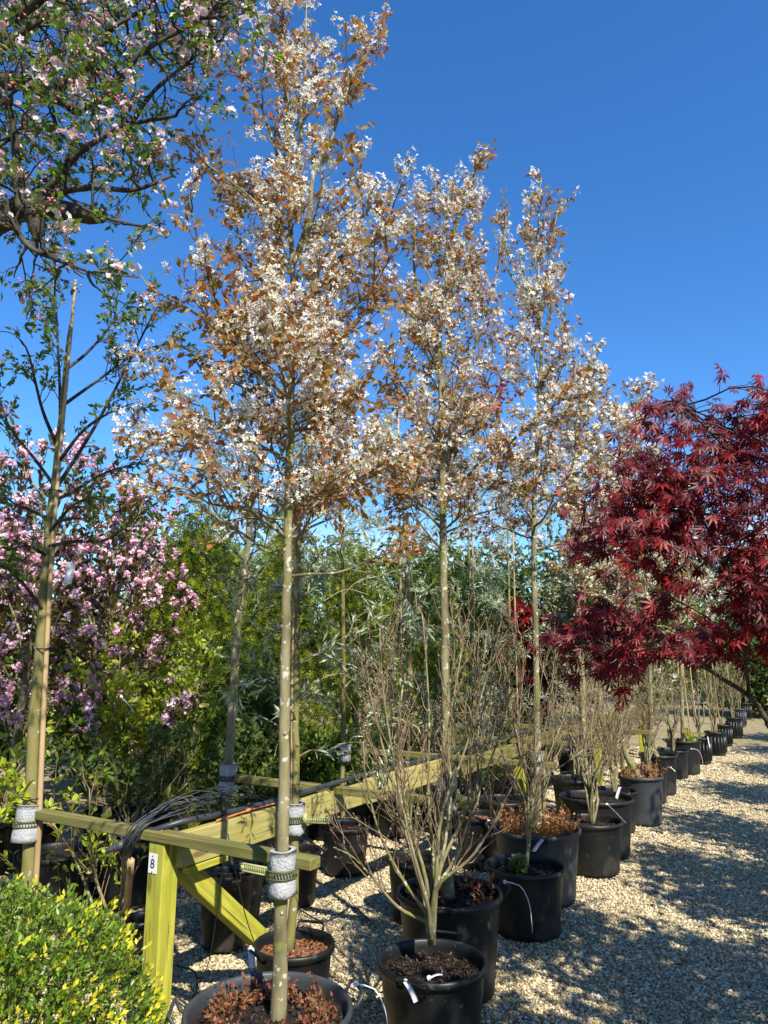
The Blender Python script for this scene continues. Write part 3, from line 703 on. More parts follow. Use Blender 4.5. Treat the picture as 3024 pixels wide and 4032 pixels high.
def tag(label, p, d, ln=0.07, w=0.016, tail=0.12, seed=0, group='white plant labels tied to the pots', strip=True):
    """a white loop-lock label: folded strip and a drooping zip tail"""
    t = thing('plant_label', label, 'label', p, group)
    p = np.array(p, float); d = norm(np.array(d, float)); G = Geo(); sd = norm(np.cross(d, [0.1, 0.2, 1]))
    s = np.linspace(0, 1, 7)
    if strip:
        c = p + np.outer(s * ln, d) + np.outer(-0.02 * s * s, [0, 0, 1]); nn = norm(np.cross(sd, d)) * 0.0006
        V = np.concatenate([c - sd * w / 2 + nn, c + sd * w / 2 + nn, c + sd * w / 2 - nn, c - sd * w / 2 - nn]); n = 7
        I = np.arange(4 * n).reshape(4, n); F = np.concatenate([np.stack([I[a, :-1], I[a, 1:], I[(a + 1) % 4, 1:], I[(a + 1) % 4, :-1]], -1) for a in range(4)])
        G.add(V, F); G.add(V[[0, 7, 14, 21]], np.array([(0, 1, 2, 3)])); G.add(V[[6, 13, 20, 27]], np.array([(3, 2, 1, 0)]))
        G.part(t, 'label_strip', M['white_label'], smooth=False)
    G = Geo()
    a = np.linspace(0, 2 * np.pi, 9); tube(G, [p + 0.006 * (math.cos(q) * norm(np.cross(d, sd)) + math.sin(q) * d) for q in a], 0.0045, 5)
    if tail:
        e = np.array([d[0], d[1], 0]); e = norm(e + 1e-4)
        tube(G, [p, p + e * tail * 0.35 + [0, 0, -0.01], p + e * tail * 0.55 + [0, 0, -tail * 0.4], p + e * tail * 0.6 + [0, 0, -tail]], [0.004, 0.0025, 0.002, 0.0015], 4, n=9)
    G.part(t, 'label_tie', M['white_label'])
    return t

def multistem(name, label, base, stems, seed, bark='bark_olive', twig='twig_pale', group=None, r0=0.016, dens=9, leaf=None, cat='shrub', L2r=(0.12, 0.4), L3r=(0.04, 0.13), single=0, leafs=0.05, buds=True, k=2, sp=0.07, tmin=0.25):
    rng = np.random.default_rng(seed)
    t = thing(name, label, cat, base, group)
    G = Geo()
    for s in stems:
        ln = np.linalg.norm(np.diff(np.array(s), axis=0), axis=1).sum()
        tube(G, s, [r0, r0 * 0.75, r0 * 0.5, r0 * 0.3, 0.003] if len(s) >= 5 else [r0 * .8, r0 * .5, 0.003], 8, n=18)
    G.part(t, 'stem', M[bark])
    A = stack(stems, 16)
    L2 = sprout(rng, A, dens * 1.35, L2r, (0.4, 0.95), 0.45, 5, (tmin, 1.0), 0.35, bend=0.3)
    L3 = sprout(rng, L2, 10, L3r, (0.5, 0.95), 0.35, 4, (0.25, 1.0), 0.3)
    G = Geo(); tubeset(G, L2, 0.0031, 0.0012, 4); tubeset(G, L3, 0.0016, 0.0009, 3)
    G.part(t, 'twigs', M[twig], kind='stuff')
    if buds:
        tp = np.concatenate([L2[:, -1], L3[:, -1]]); td = norm(np.concatenate([L2[:, -1] - L2[:, -2], L3[:, -1] - L3[:, -2]]))
        foliage(t, 'buds', BUD, tp, frames(td, rng), rng.uniform(0.011, 0.02, len(tp)), M['twig_pale'], rng)
    if leaf:
        p1, d1 = nodes(rng, L3, sp, (0.4, 1)); p2, d2 = nodes(rng, L2, sp * 1.6, (0.4, 1))
        lp, ld = spread(rng, np.concatenate([p1, p2]), np.concatenate([d1, d2]), k, 0.7, 0.006, 0.1)
        foliage(t, 'leaves', LEAFS, lp, frames(ld, rng, 1.0), rng.uniform(0.5, 1.15, len(lp)) * leafs, M[leaf], rng, single, 'leaf')
    return t
def vase(rng, b, n, h, sp, fork=0.12, K=7):
    out = []
    for i in range(n):
        a = i * 2.399 + rng.normal() * 0.4; s = np.linspace(0, 1, K)[:, None]
        rr = sp * rng.uniform(0.35, 1.1); hh = h * rng.uniform(0.72, 1.05) * (1 - 0.18 * (rr / sp) ** 2)
        c = np.array(b) + np.concatenate([np.cos(a) * rr * s ** 0.8 * np.clip((s - 0.02) * 1.4, 0, 1), np.sin(a) * rr * s ** 0.8 * np.clip((s - 0.02) * 1.4, 0, 1), hh * s], 1)
        c[1:] += rng.normal(size=(K - 1, 3)) * 0.014
        out.append(c)
    return out
def lim(rng, k, sd=0.25):
    return rng.normal(size=(k, 3)) * sd

# ================================================================== SETTING
ER = np.array([0.5045, 0.8634, 0.0]); VR = np.array([0.8634, -0.5045, 0.0]); UP = np.array([0, 0, 1.0])

def gravelmat():
    m, n, out = newmat('gravel_ground'); Lk = n.links.new
    t = n.nodes.new('ShaderNodeTexCoord')
    v = n.nodes.new('ShaderNodeTexVoronoi'); v.inputs['Scale'].default_value = 62; v.inputs['Randomness'].default_value = 1
    Lk(t.outputs['Object'], v.inputs['Vector'])
    sp = n.nodes.new('ShaderNodeSeparateColor'); Lk(v.outputs['Color'], sp.inputs[0])
    r = ramp(n, [(0.0, (0.18, 0.13, 0.07)), (0.3, (0.34, 0.26, 0.13)), (0.55, (0.44, 0.35, 0.18)), (0.8, (0.52, 0.43, 0.24)), (1.0, (0.58, 0.51, 0.35))])
    Lk(sp.outputs[0], r.inputs[0])
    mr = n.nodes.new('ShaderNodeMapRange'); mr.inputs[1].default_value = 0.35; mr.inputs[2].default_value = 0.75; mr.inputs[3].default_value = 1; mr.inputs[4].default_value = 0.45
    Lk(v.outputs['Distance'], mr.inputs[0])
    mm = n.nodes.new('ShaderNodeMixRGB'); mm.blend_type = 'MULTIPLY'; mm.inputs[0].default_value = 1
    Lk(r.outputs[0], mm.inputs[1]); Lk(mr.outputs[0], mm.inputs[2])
    b = n.nodes.new('ShaderNodeBsdfPrincipled'); b.inputs['Roughness'].default_value = 0.9; b.inputs['Specular IOR Level'].default_value = 0.2
    Lk(mm.outputs[0], b.inputs['Base Color'])
    bp = n.nodes.new('ShaderNodeBump'); bp.invert = True; bp.inputs['Strength'].default_value = 1.0; bp.inputs['Distance'].default_value = 0.012
    Lk(v.outputs['Distance'], bp.inputs['Height']); Lk(bp.outputs[0], b.inputs['Normal']); Lk(b.outputs[0], out.inputs[0])
gravelmat()
leafmat('pebble', [(0.30, 0.23, 0.13), (0.48, 0.40, 0.23), (0.56, 0.48, 0.30), (0.24, 0.195, 0.14), (0.62, 0.55, 0.36), (0.52, 0.42, 0.23), (0.40, 0.33, 0.20), (0.68, 0.63, 0.48), (0.40, 0.28, 0.15)], rough=0.75, trans=0, spec=0.3, interp='CONSTANT')

rng = np.random.default_rng(5)
# one sheet to the horizon, finer near the camera
gx = np.concatenate([[-400, -150, -60, -30], np.linspace(-12, 14, 90), [30, 60, 150, 400]]); gy = np.concatenate([[-60, -20, -5], np.linspace(0, 24, 90), [40, 80, 180, 500]])
X, Y = np.meshgrid(gx, gy); Z = 0.012 * np.sin(X * 1.7 + 1) * np.cos(Y * 1.3) + 0.006 * np.sin(X * 4.1) * np.sin(Y * 3.7) - 0.012
ny_, nx_ = X.shape; idx = np.arange(nx_ * ny_).reshape(ny_, nx_)
F = np.stack([idx[:-1, :-1], idx[:-1, 1:], idx[1:, 1:], idx[1:, :-1]], -1).reshape(-1, 4)
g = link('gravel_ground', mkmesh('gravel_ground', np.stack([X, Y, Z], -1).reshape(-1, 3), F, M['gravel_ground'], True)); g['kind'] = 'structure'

# loose pebbles: points carrying an instanced stone (nobody could count them)
def pebbles(n_try, seed):
    rng = np.random.default_rng(seed)
    ys = rng.uniform(2.0, 13.5, n_try); xs = rng.uniform(-0.62, 0.64, n_try) * (ys + 0.5)
    dens = np.clip((4.3 / ys) ** 1.15, 0, 1) * (ys / 13.5)     # uniform-in-area correction times fall-off
    k = rng.random(n_try) < dens * 1.35
    xs, ys = xs[k], ys[k]
    k = ~((xs < -0.35 - 0.3 * (ys - 3)) & (ys > 7)); xs, ys = xs[k], ys[k]
    s = np.exp(rng.normal(-5.22, 0.27, len(xs))) * (1 + 0.05 * np.clip(ys - 4, 0, 9))
    zg = 0.012 * np.sin(xs * 1.7 + 1) * np.cos(ys * 1.3) + 0.006 * np.sin(xs * 4.1) * np.sin(ys * 3.7) - 0.012
    zs = zg + s * rng.uniform(0.1, 1.0, len(xs))
    sc = np.stack([s * rng.uniform(0.95, 1.5, len(xs)), s * rng.uniform(0.75, 1.1, len(xs)), s * rng.uniform(0.5, 0.8, len(xs))], -1)
    ro = np.stack([rng.normal(0, 0.35, len(xs)), rng.normal(0, 0.35, len(xs)), rng.uniform(0, 6.28, len(xs))], -1)
    me = bpy.data.meshes.new('loose_gravel'); me.vertices.add(len(xs))
    me.vertices.foreach_set('co', np.stack([xs, ys, zs], -1).astype(np.float32).ravel())
    for nm, ar in (('psc', sc), ('prot', ro)):
        a = me.attributes.new(nm, 'FLOAT_VECTOR', 'POINT'); a.data.foreach_set('vector', ar.astype(np.float32).ravel())
    me.materials.append(M['pebble'])
    o = link('loose_gravel', me); o['kind'] = 'stuff'
    settag(o, 'loose beige and grey pebbles covering the path and the ground under the pots', 'gravel')
    ng = bpy.data.node_groups.new('pebble_scatter', 'GeometryNodeTree')
    ng.interface.new_socket('Geometry', in_out='INPUT', socket_type='NodeSocketGeometry'); ng.interface.new_socket('Geometry', in_out='OUTPUT', socket_type='NodeSocketGeometry')
    gi = ng.nodes.new('NodeGroupInput'); go = ng.nodes.new('NodeGroupOutput')
    ico = ng.nodes.new('GeometryNodeMeshIcoSphere'); ico.inputs['Radius'].default_value = 1; ico.inputs['Subdivisions'].default_value = 2
    sp = ng.nodes.new('GeometryNodeSetPosition'); nv = ng.nodes.new('ShaderNodeTexNoise'); nv.inputs['Scale'].default_value = 0.9
    vs = ng.nodes.new('ShaderNodeVectorMath'); vs.operation = 'SUBTRACT'; vs.inputs[1].default_value = (.5, .5, .5)
    v2 = ng.nodes.new('ShaderNodeVectorMath'); v2.operation = 'SCALE'; v2.inputs['Scale'].default_value = 1.0
    ng.links.new(nv.outputs['Color'], vs.inputs[0]); ng.links.new(vs.outputs[0], v2.inputs[0]); ng.links.new(v2.outputs[0], sp.inputs['Offset'])
    sm = ng.nodes.new('GeometryNodeSetMaterial'); sm.inputs['Material'].default_value = M['pebble']
    ss = ng.nodes.new('GeometryNodeSetShadeSmooth')
    ip = ng.nodes.new('GeometryNodeInstanceOnPoints')
    def na(nm):
        q = ng.nodes.new('GeometryNodeInputNamedAttribute'); q.data_type = 'FLOAT_VECTOR'; q.inputs['Name'].default_value = nm; return q.outputs[0]
    ng.links.new(gi.outputs[0], ip.inputs['Points']); ng.links.new(ico.outputs['Mesh'], sp.inputs['Geometry']); ng.links.new(sp.outputs[0], sm.inputs[0]); ng.links.new(sm.outputs[0], ss.inputs[0]); ng.links.new(ss.outputs[0], ip.inputs['Instance'])
    ng.links.new(na('prot'), ip.inputs['Rotation']); ng.links.new(na('psc'), ip.inputs['Scale']); ng.links.new(ip.outputs[0], go.inputs[0])
    md = o.modifiers.new('scatter', 'NODES'); md.node_group = ng
pebbles(1350000, 6)

# ================================================================== POTS OF THE ROW
def pot_px(cx, cy, w, h):
    p = gnd(cx / K, cy / K, h); return p[0], p[1], w / 2 * depth(p) / FPX
BIG, MED = 0.45, 0.37
row = {}
def rowpot(key, label, cx, cy, w, h, **kw):
    x, y, r = pot_px(cx, cy, w, h); row[key] = (x, y, r, h)
    return pot(kw.pop('name', 'black_pot'), label, x, y, r, h, seed=len(row), **kw)
rowpot('T1', 'very large grey-black pot in the bottom foreground with reddish seedlings', 1058, 3962, 660, BIG, mat='grey_plastic', handles=(rad(22), rad(187)), chips=900, seg=80)
rowpot('S1', 'small black pot of red bark chips behind the nearest trunk', 1159, 3708, 322, 0.33, soil='soil_bark', handles=(rad(75), rad(215)), chips=500)
rowpot('A', 'nearest black pot at the bottom centre holding the bare many-stemmed shrub', 1702, 3775, 436, 0.38, handles=(rad(-112), rad(70)), chips=800, seg=80)
rowpot('B', 'wide black pot directly behind the nearest bare shrub, second tree pot', 1768, 3505, 420, BIG, handles=(rad(12), rad(-105)), chips=600)
rowpot('C', 'black pot in front of the wide grey pot, second bare shrub, one tiny green sprig', 2066, 3402, 318, MED, handles=(rad(175),), chips=500)
rowpot('D', 'wide grey pot of orange-brown dry seedlings, third tree pot', 2112, 3255, 344, BIG, mat='grey_plastic', handles=(rad(-100), rad(165)), chips=500)
rowpot('F', 'black pot with a white strip hanging on its right rim, third bare shrub', 2330, 3226, 236, MED, handles=(rad(190),), chips=300)
rowpot('E', 'wide black pot behind the third bare shrub, in deep shade', 2345, 3134, 286, BIG, handles=(rad(30),), chips=200)
rowpot('F2', 'narrow black pot squeezed between two wide pots halfway up the row', 2420, 3108, 172, MED, handles=(rad(170),), chips=150)
rowpot('G', 'tall dusty grey pot lit by the sun halfway along the path edge', 2520, 3050, 176, BIG, mat='grey_plastic', handles=(rad(170),), chips=200)
rowpot('H', 'narrow black pot just behind the dusty grey sunlit pot', 2555, 3020, 142, MED, handles=(rad(20),), chips=100)
rowpot('I', 'black pot with a thick brown trunk behind the dusty grey pot', 2590, 2968, 146, BIG, handles=(rad(20),), chips=100)
rowpot('J', 'black pot with a white zip tie looping over its right rim', 2648, 2950, 122, MED, handles=(rad(10),), chips=100)
rowpot('K', 'black pot half in sun, last smooth one before the ribbed pots', 2688, 2912, 134, BIG, handles=(rad(190),), chips=100)
rowpot('L', 'first ribbed black pot from the front, in shade', 2757, 2903, 84, 0.38, handles=(), ribs=18, chips=60, seg=36)
rowpot('M', 'ribbed black pot with red bark mulch and two bamboo canes', 2815, 2880, 82, 0.38, handles=(), ribs=18, chips=60, soil='soil_bark', seg=36)
rowpot('N', 'third ribbed pot from the front of the ribbed group', 2845, 2852, 72, 0.38, handles=(), ribs=18, chips=40, seg=36)
rowpot('O', 'fourth ribbed pot, standing proud towards the path', 2888, 2824, 64, 0.40, handles=(), ribs=18, chips=40, seg=36)
rowpot('P', 'grey pot farthest but one along the path edge', 2912, 2790, 48, 0.40, handles=(), ribs=16, chips=0, mat='grey_plastic', seg=30)
rowpot('Q', 'farthest ribbed pot at the end of the row by the hedge', 2938, 2768, 40, 0.40, handles=(), ribs=16, chips=0, seg=30)

def soil_at(key, dx=0, dy=0, dz=-0.05):
    x, y, r, h = row[key]; return np.array([x + dx, y + dy, h + dz])

# ================================================================== TIMBER TYING FRAMES
ZR = 0.87
r0 = gnd(682, 1853, ZR); l0 = gnd(84, 1748, ZR)
dR = norm(l0 - r0)                                   # rail direction, to the left and away
print('rail dir', dR, 'len', np.linalg.norm(l0 - r0), 'T1', row['T1'], 'r0', r0)
post0 = gnd(351, 1800, ZR - 0.04)
# put the post under the rail line
ss = np.linspace(0, 2, 400); pjx = [(lambda p: 829.5 + p[0] / depth(p) * FPX / K)(r0 + dR * s_ + ER * 0.02 - [0, 0, 0.1]) for s_ in ss]
s0 = ss[int(np.argmin(np.abs(np.array(pjx) - 353)))]; railmid = r0 + dR * s0
frame0 = thing('timber_frame', 'nearest lime-green timber tying frame with its numbered post, diagonal brace and long beam', 'timber frame', (railmid[0], railmid[1], 0))
PW = 0.09
pb = railmid + ER * 0.02; pb[2] = 0
def upr(root, name, p, w, h0, h1, mat):
    # vertical post square to the row; local X is vertical so the grain runs up
    return board(root, name, (p[0], p[1], h0), (p[0], p[1], h1), w, w, mat, up=tuple(VR), bevel=0.004)
upr(frame0, 'post', pb, PW, -0.05, ZR - 0.042, M['wood_lime'])
board(frame0, 'rail', r0 + [0, 0, -0.02], l0 + [0, 0, -0.02], 0.064, 0.04, M['wood_rail'])
off = VR * 0.073
bs = pb + off
board(frame0, 'beam', bs + [0, 0, ZR - 0.075] + ER * 0.02, bs + ER * 1.12 + [0, 0, ZR - 0.075], 0.045, 0.14, M['wood_beam'])
board(frame0, 'beam', bs + [0, 0, ZR - 0.085] + ER * 1.12 - VR * 0.047, bs + ER * 2.7 - VR * 0.047 + [0, 0, ZR - 0.085], 0.045, 0.125, M['wood_beam'])
board(frame0, 'beam', bs + [0, 0, ZR - 0.07] + ER * 1.52 , bs + ER * 2.62 + [0, 0, ZR - 0.07], 0.045, 0.14, M['wood_beam'])
board(frame0, 'brace', pb + VR * 0.0 + ER * 0.052 + [0, 0, ZR - 0.13], pb + ER * 1.02 + [0, 0, -0.06], 0.075, 0.085, M['wood_lime'], up=(0, 0, 1))
board(frame0, 'cleat', bs - VR * 0.0 + ER * 0.06 + [0, 0, ZR - 0.165], bs + ER * 0.30 + [0, 0, ZR - 0.165], 0.045, 0.03, M['wood_lime'])
for q_, zz in ((0.10, 0.02), (0.16, -0.03), (0.9, 0.03), (1.02, -0.02), (1.7, 0.02), (2.5, -0.02)):
    G = Geo(); c = bs + ER * q_ + VR * (0.0225 - (0.047 if 1.12 < q_ < 1.5 else 0)) + np.array([0, 0, ZR - 0.075 + zz]); tube(G, [c, c + VR * 0.004], 0.006, 8); G.part(frame0, 'bolt', M['screw_metal'])
for q_ in (0.32, 0.9, s0, s0 + 0.03):
    G = Geo(); c = r0 + dR * q_ + np.array([0, 0, 0.0]); tube(G, [c, c + [0, 0, 0.003]], 0.0045, 8); G.part(frame0, 'screw', M['screw_metal'])
# the plate with the numeral 8
sc_ = pb - ER * (PW / 2 + 0.0022); face_n = -ER
xs = -VR * -1  # rightwards when seen from the camera
plate = thing('number_sign', 'small white plate with a black numeral 8 screwed to the post top', 'sign', (sc_[0], sc_[1], ZR - 0.125))
def face_box(root, name, c, w, h, d, mat, up=UP):
    return board(root, name, np.array(c) - VR * w / 2, np.array(c) + VR * w / 2, d, h, mat, up=(0, 0, 1), bevel=0.0006)
face_box(plate, 'plate', sc_ - VR * 0.012 + [0, 0, ZR - 0.125] - [0, 0, 0], 0.050, 0.078, 0.002, M['sign_white'])
fc = bpy.data.curves.new('numeral', 'FONT'); fc.body = '8'; fc.size = 0.052; fc.align_x = 'CENTER'; fc.align_y = 'CENTER'; fc.extrude = 0.0004
fo = bpy.data.objects.new('numeral_tmp', fc); C.objects.link(fo)
dg = bpy.context.evaluated_depsgraph_get(); dg.update()
nm_ = bpy.data.meshes.new_from_object(fo.evaluated_get(dg)); bpy.data.objects.remove(fo)
nm_.name = 'numeral'; nm_.materials.clear(); nm_.materials.append(M['sign_black'])
nb = sc_ - VR * 0.012 - ER * 0.0022 + np.array([0, 0, ZR - 0.127])
m4 = Matrix((Vector(VR), Vector((0, 0, 1)), Vector(-ER))).transposed().to_4x4(); m4.translation = Vector(nb) - plate.location
num = link('numeral', nm_, plate, mat4=m4)
for dz in (0.030, -0.032):
    G = Geo(); c = sc_ - VR * 0.012 + np.array([0, 0, ZR - 0.125 + dz]); tube(G, [c - ER * 0.0005, c - ER * 0.0035], 0.0035, 8); G.part(plate, 'screw', M['screw_metal'])
del xs

# trees of the line: right-hand trees T, left-hand trees L
Tpos = {1: row['T1'][:2], 2: row['B'][:2], 3: row['D'][:2], 4: row['E'][:2], 5: row['G'][:2], 6: row['I'][:2], 7: row['K'][:2]}
for k_, v_ in Tpos.items(): print('T', k_, v_)
Lp = {0: np.array(l0)}
def frame(k, label, tx, ty, Ln, beam0, posts):
    """rail k ties the right-hand tree at (tx,ty) to the left-hand tree"""
    a = np.array([tx, ty, 0]) + ER * 0.07 + VR * 0.12; b = a + dR * Ln
    f = thing('timber_frame', label, 'timber frame', (a[0], a[1], 0), 'timber tying frames along the tree row')
    board(f, 'rail', a + [0, 0, ZR - 0.02], b + [0, 0, ZR - 0.02], 0.06, 0.04, M['wood_rail'])
    s = bs + ER * beam0
    board(f, 'beam', s + [0, 0, ZR - 0.085 - 0.02 * (k % 2)], s + ER * 1.6 + [0, 0, ZR - 0.085 - 0.02 * (k % 2)], 0.045, 0.115, M['wood_rail'])
    for q in posts:
        p = pb + ER * q; upr(f, 'post', p, PW, -0.05, ZR - 0.045, M['wood_lime'])
    Lp[k] = b
    return f
frame(1, 'second timber frame, its rail tied to the trunk in the wide black pot', *Tpos[2], 1.62, 2.72, [])
frame(2, 'third timber frame, its post standing behind the second bare shrub', *Tpos[3], 1.62, 4.33, [4.4])
frame(3, 'fourth timber frame, half hidden behind the third bare shrub', *Tpos[4], 1.62, 5.94, [])
frame(4, 'fifth timber frame, below the lowest tip of the red maple', *Tpos[5], 1.62, 7.55, [7.3])
frame(5, 'farthest timber frame that still shows between the stems', *Tpos[6], 1.62, 9.2, [10.2])

# irrigation main on the beam with its thin drip lines
pm = thing('irrigation_pipe', 'thick black irrigation pipe lying along the beam with a grey open end', 'pipe', l0 * 0 + railmid)
G = Geo()
pe = at(255, 1828, railmid[1] + 0.02)
ptop = [pe, at(285, 1815, railmid[1] + 0.04), railmid + ER * 0.05 + [0, 0, 0.025] + VR * 0.03, bs + ER * 0.35 + [0, 0, ZR + 0.022], bs + ER * 0.8 + [0, 0, ZR + 0.02], bs + ER * 1.5 + [0, 0, ZR + 0.024] - VR * 0.02, bs + ER * 2.6 + [0, 0, ZR + 0.022], bs + ER * 4 + [0, 0, ZR + 0.03], bs + ER * 6.5 + [0, 0, ZR + 0.03]]
tube(G, ptop, 0.0135, 12, n=70); G.part(pm, 'hose', M['pipe_plastic'])
G = Geo(); d_ = norm(ptop[0] - ptop[1]); e0 = ptop[0]
tube(G, [e0 - d_ * 0.03, e0 + d_ * 0.012], 0.019, 12); tube(G, [e0 + d_ * 0.01, e0 + d_ * 0.016], 0.022, 12)
Vv, Ff = tubes(np.array([[e0 + d_ * 0.012, e0 + d_ * 0.05, e0 + d_ * 0.05, e0 + d_ * 0.012]]), np.array([[0.0125, 0.0125, 0.009, 0.009]]), 12); G.add(Vv, Ff)
tube(G, [e0 + d_ * 0.013, e0 + d_ * 0.02], 0.0089, 10)
G.part(pm, 'end_fitting', M['grey_plastic'])
G = Geo(); tube(G, [bs + ER * 0.22 + [0, 0, ZR + 0.006] + VR * 0.015, bs + ER * 0.5 + [0, 0, ZR + 0.012] + VR * 0.012, bs + ER * 0.75 + [0, 0, ZR + 0.008] + VR * 0.018], 0.004, 6, n=12)
oc = thing('orange_cord', 'short length of orange cord lying on the beam beside the black pipe', 'cord', bs + ER * 0.22 + [0, 0, ZR]); G.part(oc, 'cord', M['orange_cord'])
G = Geo(); tube(G, [bs + ER * q + np.array([0, 0, ZR + 0.014]) + VR * 0.012 for q in (0.42, 0.46)], 0.009, 8); G.part(oc, 'turnbuckle', M['orange_cord'])
rng = np.random.default_rng(31)
foot = gnd(268, 2010, 0)
for i in range(13):
    t_ = thing('drip_line', 'thin black drip line looping off the pipe and down beside the numbered post', 'drip line', railmid, 'bundle of thin black drip lines beside the numbered post')
    q = 0.12 + 0.045 * i; st = bs + ER * q + [0, 0, ZR + 0.03]; h = rng.uniform(0.03, 0.11)
    knot = at(300 + rng.normal() * 8, 1790 + rng.normal() * 8, railmid[1] + 0.0); low = at(272 + rng.normal() * 6, 1850, railmid[1] + 0.02)
    m1 = st * 0.6 + knot * 0.4 + [0, 0, h]
    G = Geo(); tube(G, [st, st + [0, 0, h * 0.6] - ER * 0.03, m1, knot + [0, 0, 0.01 * rng.random()], low, (low + foot) / 2 + lim(rng, 1, 0.012)[0], foot + lim(rng, 1, 0.02)[0]], 0.0024, 5, n=34)
    G.part(t_, 'line', M['pipe_plastic'])
for i, (a, b) in enumerate([((490, 1800), (430, 2140)), ((492, 1800), (565, 2110)), ((705, 1762), (760, 1900)), ((628, 1742), (770, 1960)), ((560, 1780), (585, 1990))]):
    t_ = thing('drip_line', ['thin black line hanging from the rail down to the left in front of the brace', 'thin black line hanging from the rail down to the right across the brace', 'thin black line hanging behind the beam towards the far black pot', 'thin black line drooping from the beam over the gravel', 'thin black line hanging close behind the nearest trunk'][i], 'drip line', railmid)
    yy = 3.1 if i < 2 else 3.7
    p = at(*a, yy); e = gnd(*b, 0.02); G = Geo()
    tube(G, [p, p * 0.6 + e * 0.4 + [0.01, 0, -0.06], p * 0.25 + e * 0.75 + [0.015, 0.01, -0.03], e, e + [0.1, 0.12, 0]], 0.0024, 5, n=20); G.part(t_, 'line', M['pipe_plastic'])
for i, pts in enumerate([[(380, 2085), (420, 2100), (425, 2140), (400, 2180)], [(640, 1960), (700, 1990), (760, 1960), (800, 1990)], [(380, 2150), (410, 2180), (430, 2230)]]):
    t_ = thing('drip_line', ['black hose loop lying on the gravel beside the numbered post', 'black hose lying in shade on the gravel behind the small bark pot', 'black hose curling towards the big foreground pot'][i], 'drip line', gnd(*pts[0], 0))
    G = Geo(); tube(G, [gnd(*q, 0.018) for q in pts], 0.005, 6, n=24); G.part(t_, 'line', M['pipe_plastic'])

# ================================================================== AMELANCHIERS (white blossom, copper leaves)
def px(pts, Y, dY=None):
    """polyline from view coordinates at depth Y (dY shifts along it)"""
    n = len(pts); dY = np.zeros(n) if dY is None else np.interp(np.linspace(0, 1, n), np.linspace(0, 1, len(dY)), dY)
    return np.array([at(x, y, Y + d) for (x, y), d in zip(pts, dY)])
def join_trunk(tr, pts):
    """move the first point of a limb onto the trunk"""
    T_, _ = resample(tr, 1.0, 80); i = np.argmin(np.linalg.norm(T_ - pts[0], axis=1) + np.abs(T_[:, 2] - pts[0][2]) * 2); pts[0] = T_[i]; return pts
rng = np.random.default_rng(7)
x1, y1, r1_, h1_ = row['T1']; Y1 = y1 + 0.0
tr1 = [soil_at('T1', 0, 0, -0.07)] + list(px([(604, 2130), (611, 1800), (616, 1500), (621, 1200), (628, 900), (635, 680), (628, 500), (622, 270), (613, 60), (607, -60)], Y1))
tr1[0][0] = at(601, 2186, Y1)[0]
sp1 = [([(637, 580), (657, 509), (672, 446), (675, 375), (713, 308), (733, 245), (757, 178), (790, 120), (822, 76)], (0, -0.1)),
       ([(640, 300), (650, 259), (699, 214), (744, 170), (793, 138)], (0, 0.1)), ([(650, 470), (655, 250), (660, 110), (662, -10)], (0, 0.12)),
       ([(630, 500), (597, 482), (543, 428), (499, 393), (441, 348), (414, 300)], (0, -0.15)), ([(628, 520), (560, 450), (476, 379), (430, 340)], (0, 0.2)),
       ([(625, 400), (592, 312), (552, 200), (512, 150)], (0, 0.1)), ([(640, 640), (766, 571), (802, 527), (829, 473), (852, 464)], (0, -0.2)),
       ([(650, 560), (740, 470), (784, 415), (775, 348), (764, 303)], (0, 0.1)), ([(625, 900), (596, 884), (520, 834), (440, 803), (420, 770)], (0, 0.1)),
       ([(622, 860), (507, 759), (467, 647), (432, 535), (408, 440)], (0, -0.25)), ([(622, 820), (503, 736), (409, 669), (329, 625), (300, 590)], (0, -0.1)),
       ([(632, 830), (690, 790), (757, 714), (802, 660), (830, 610)], (0, 0.2)), ([(632, 780), (700, 720), (790, 640), (840, 560)], (0, -0.15)),
       ([(628, 930), (700, 890), (750, 850), (800, 870), (840, 900)], (0, -0.15)), ([(620, 1110), (560, 1060), (480, 1010), (400, 965), (330, 955)], (0, 0.1)),
       ([(625, 1150), (680, 1090), (740, 1050), (800, 1010), (850, 1040)], (0, 0.25)), ([(628, 1000), (560, 960), (480, 930), (420, 860)], (0, -0.25)),
       ([(635, 700), (560, 600), (520, 520), (500, 440)], (0, 0.3)), ([(635, 690), (700, 600), (760, 520), (800, 440)], (0, 0.35)), ([(632, 660), (650, 560), (690, 430), (700, 330)], (0, -0.3))]
m1 = [join_trunk(tr1, px(a, Y1, b)) for a, b in sp1]
m1 += mains_auto(rng, tr1, 12, 0.36, 0.5, lambda t: 0.62, (1.15, 1.5), 0.35) + mains_auto(rng, tr1, 19, 0.46, 0.93, lambda t: 0.62 * (1.25 * (1 - t)) ** 0.9, (0.6, 0.95), 0.5)
amelanchier('amelanchier_tree', 'tallest white-blossomed tree with copper leaves, its straight trunk rising from the large foreground pot', tr1, m1, 11, 300, dens=0.92, tr0=0.0245, whiter=0.66)

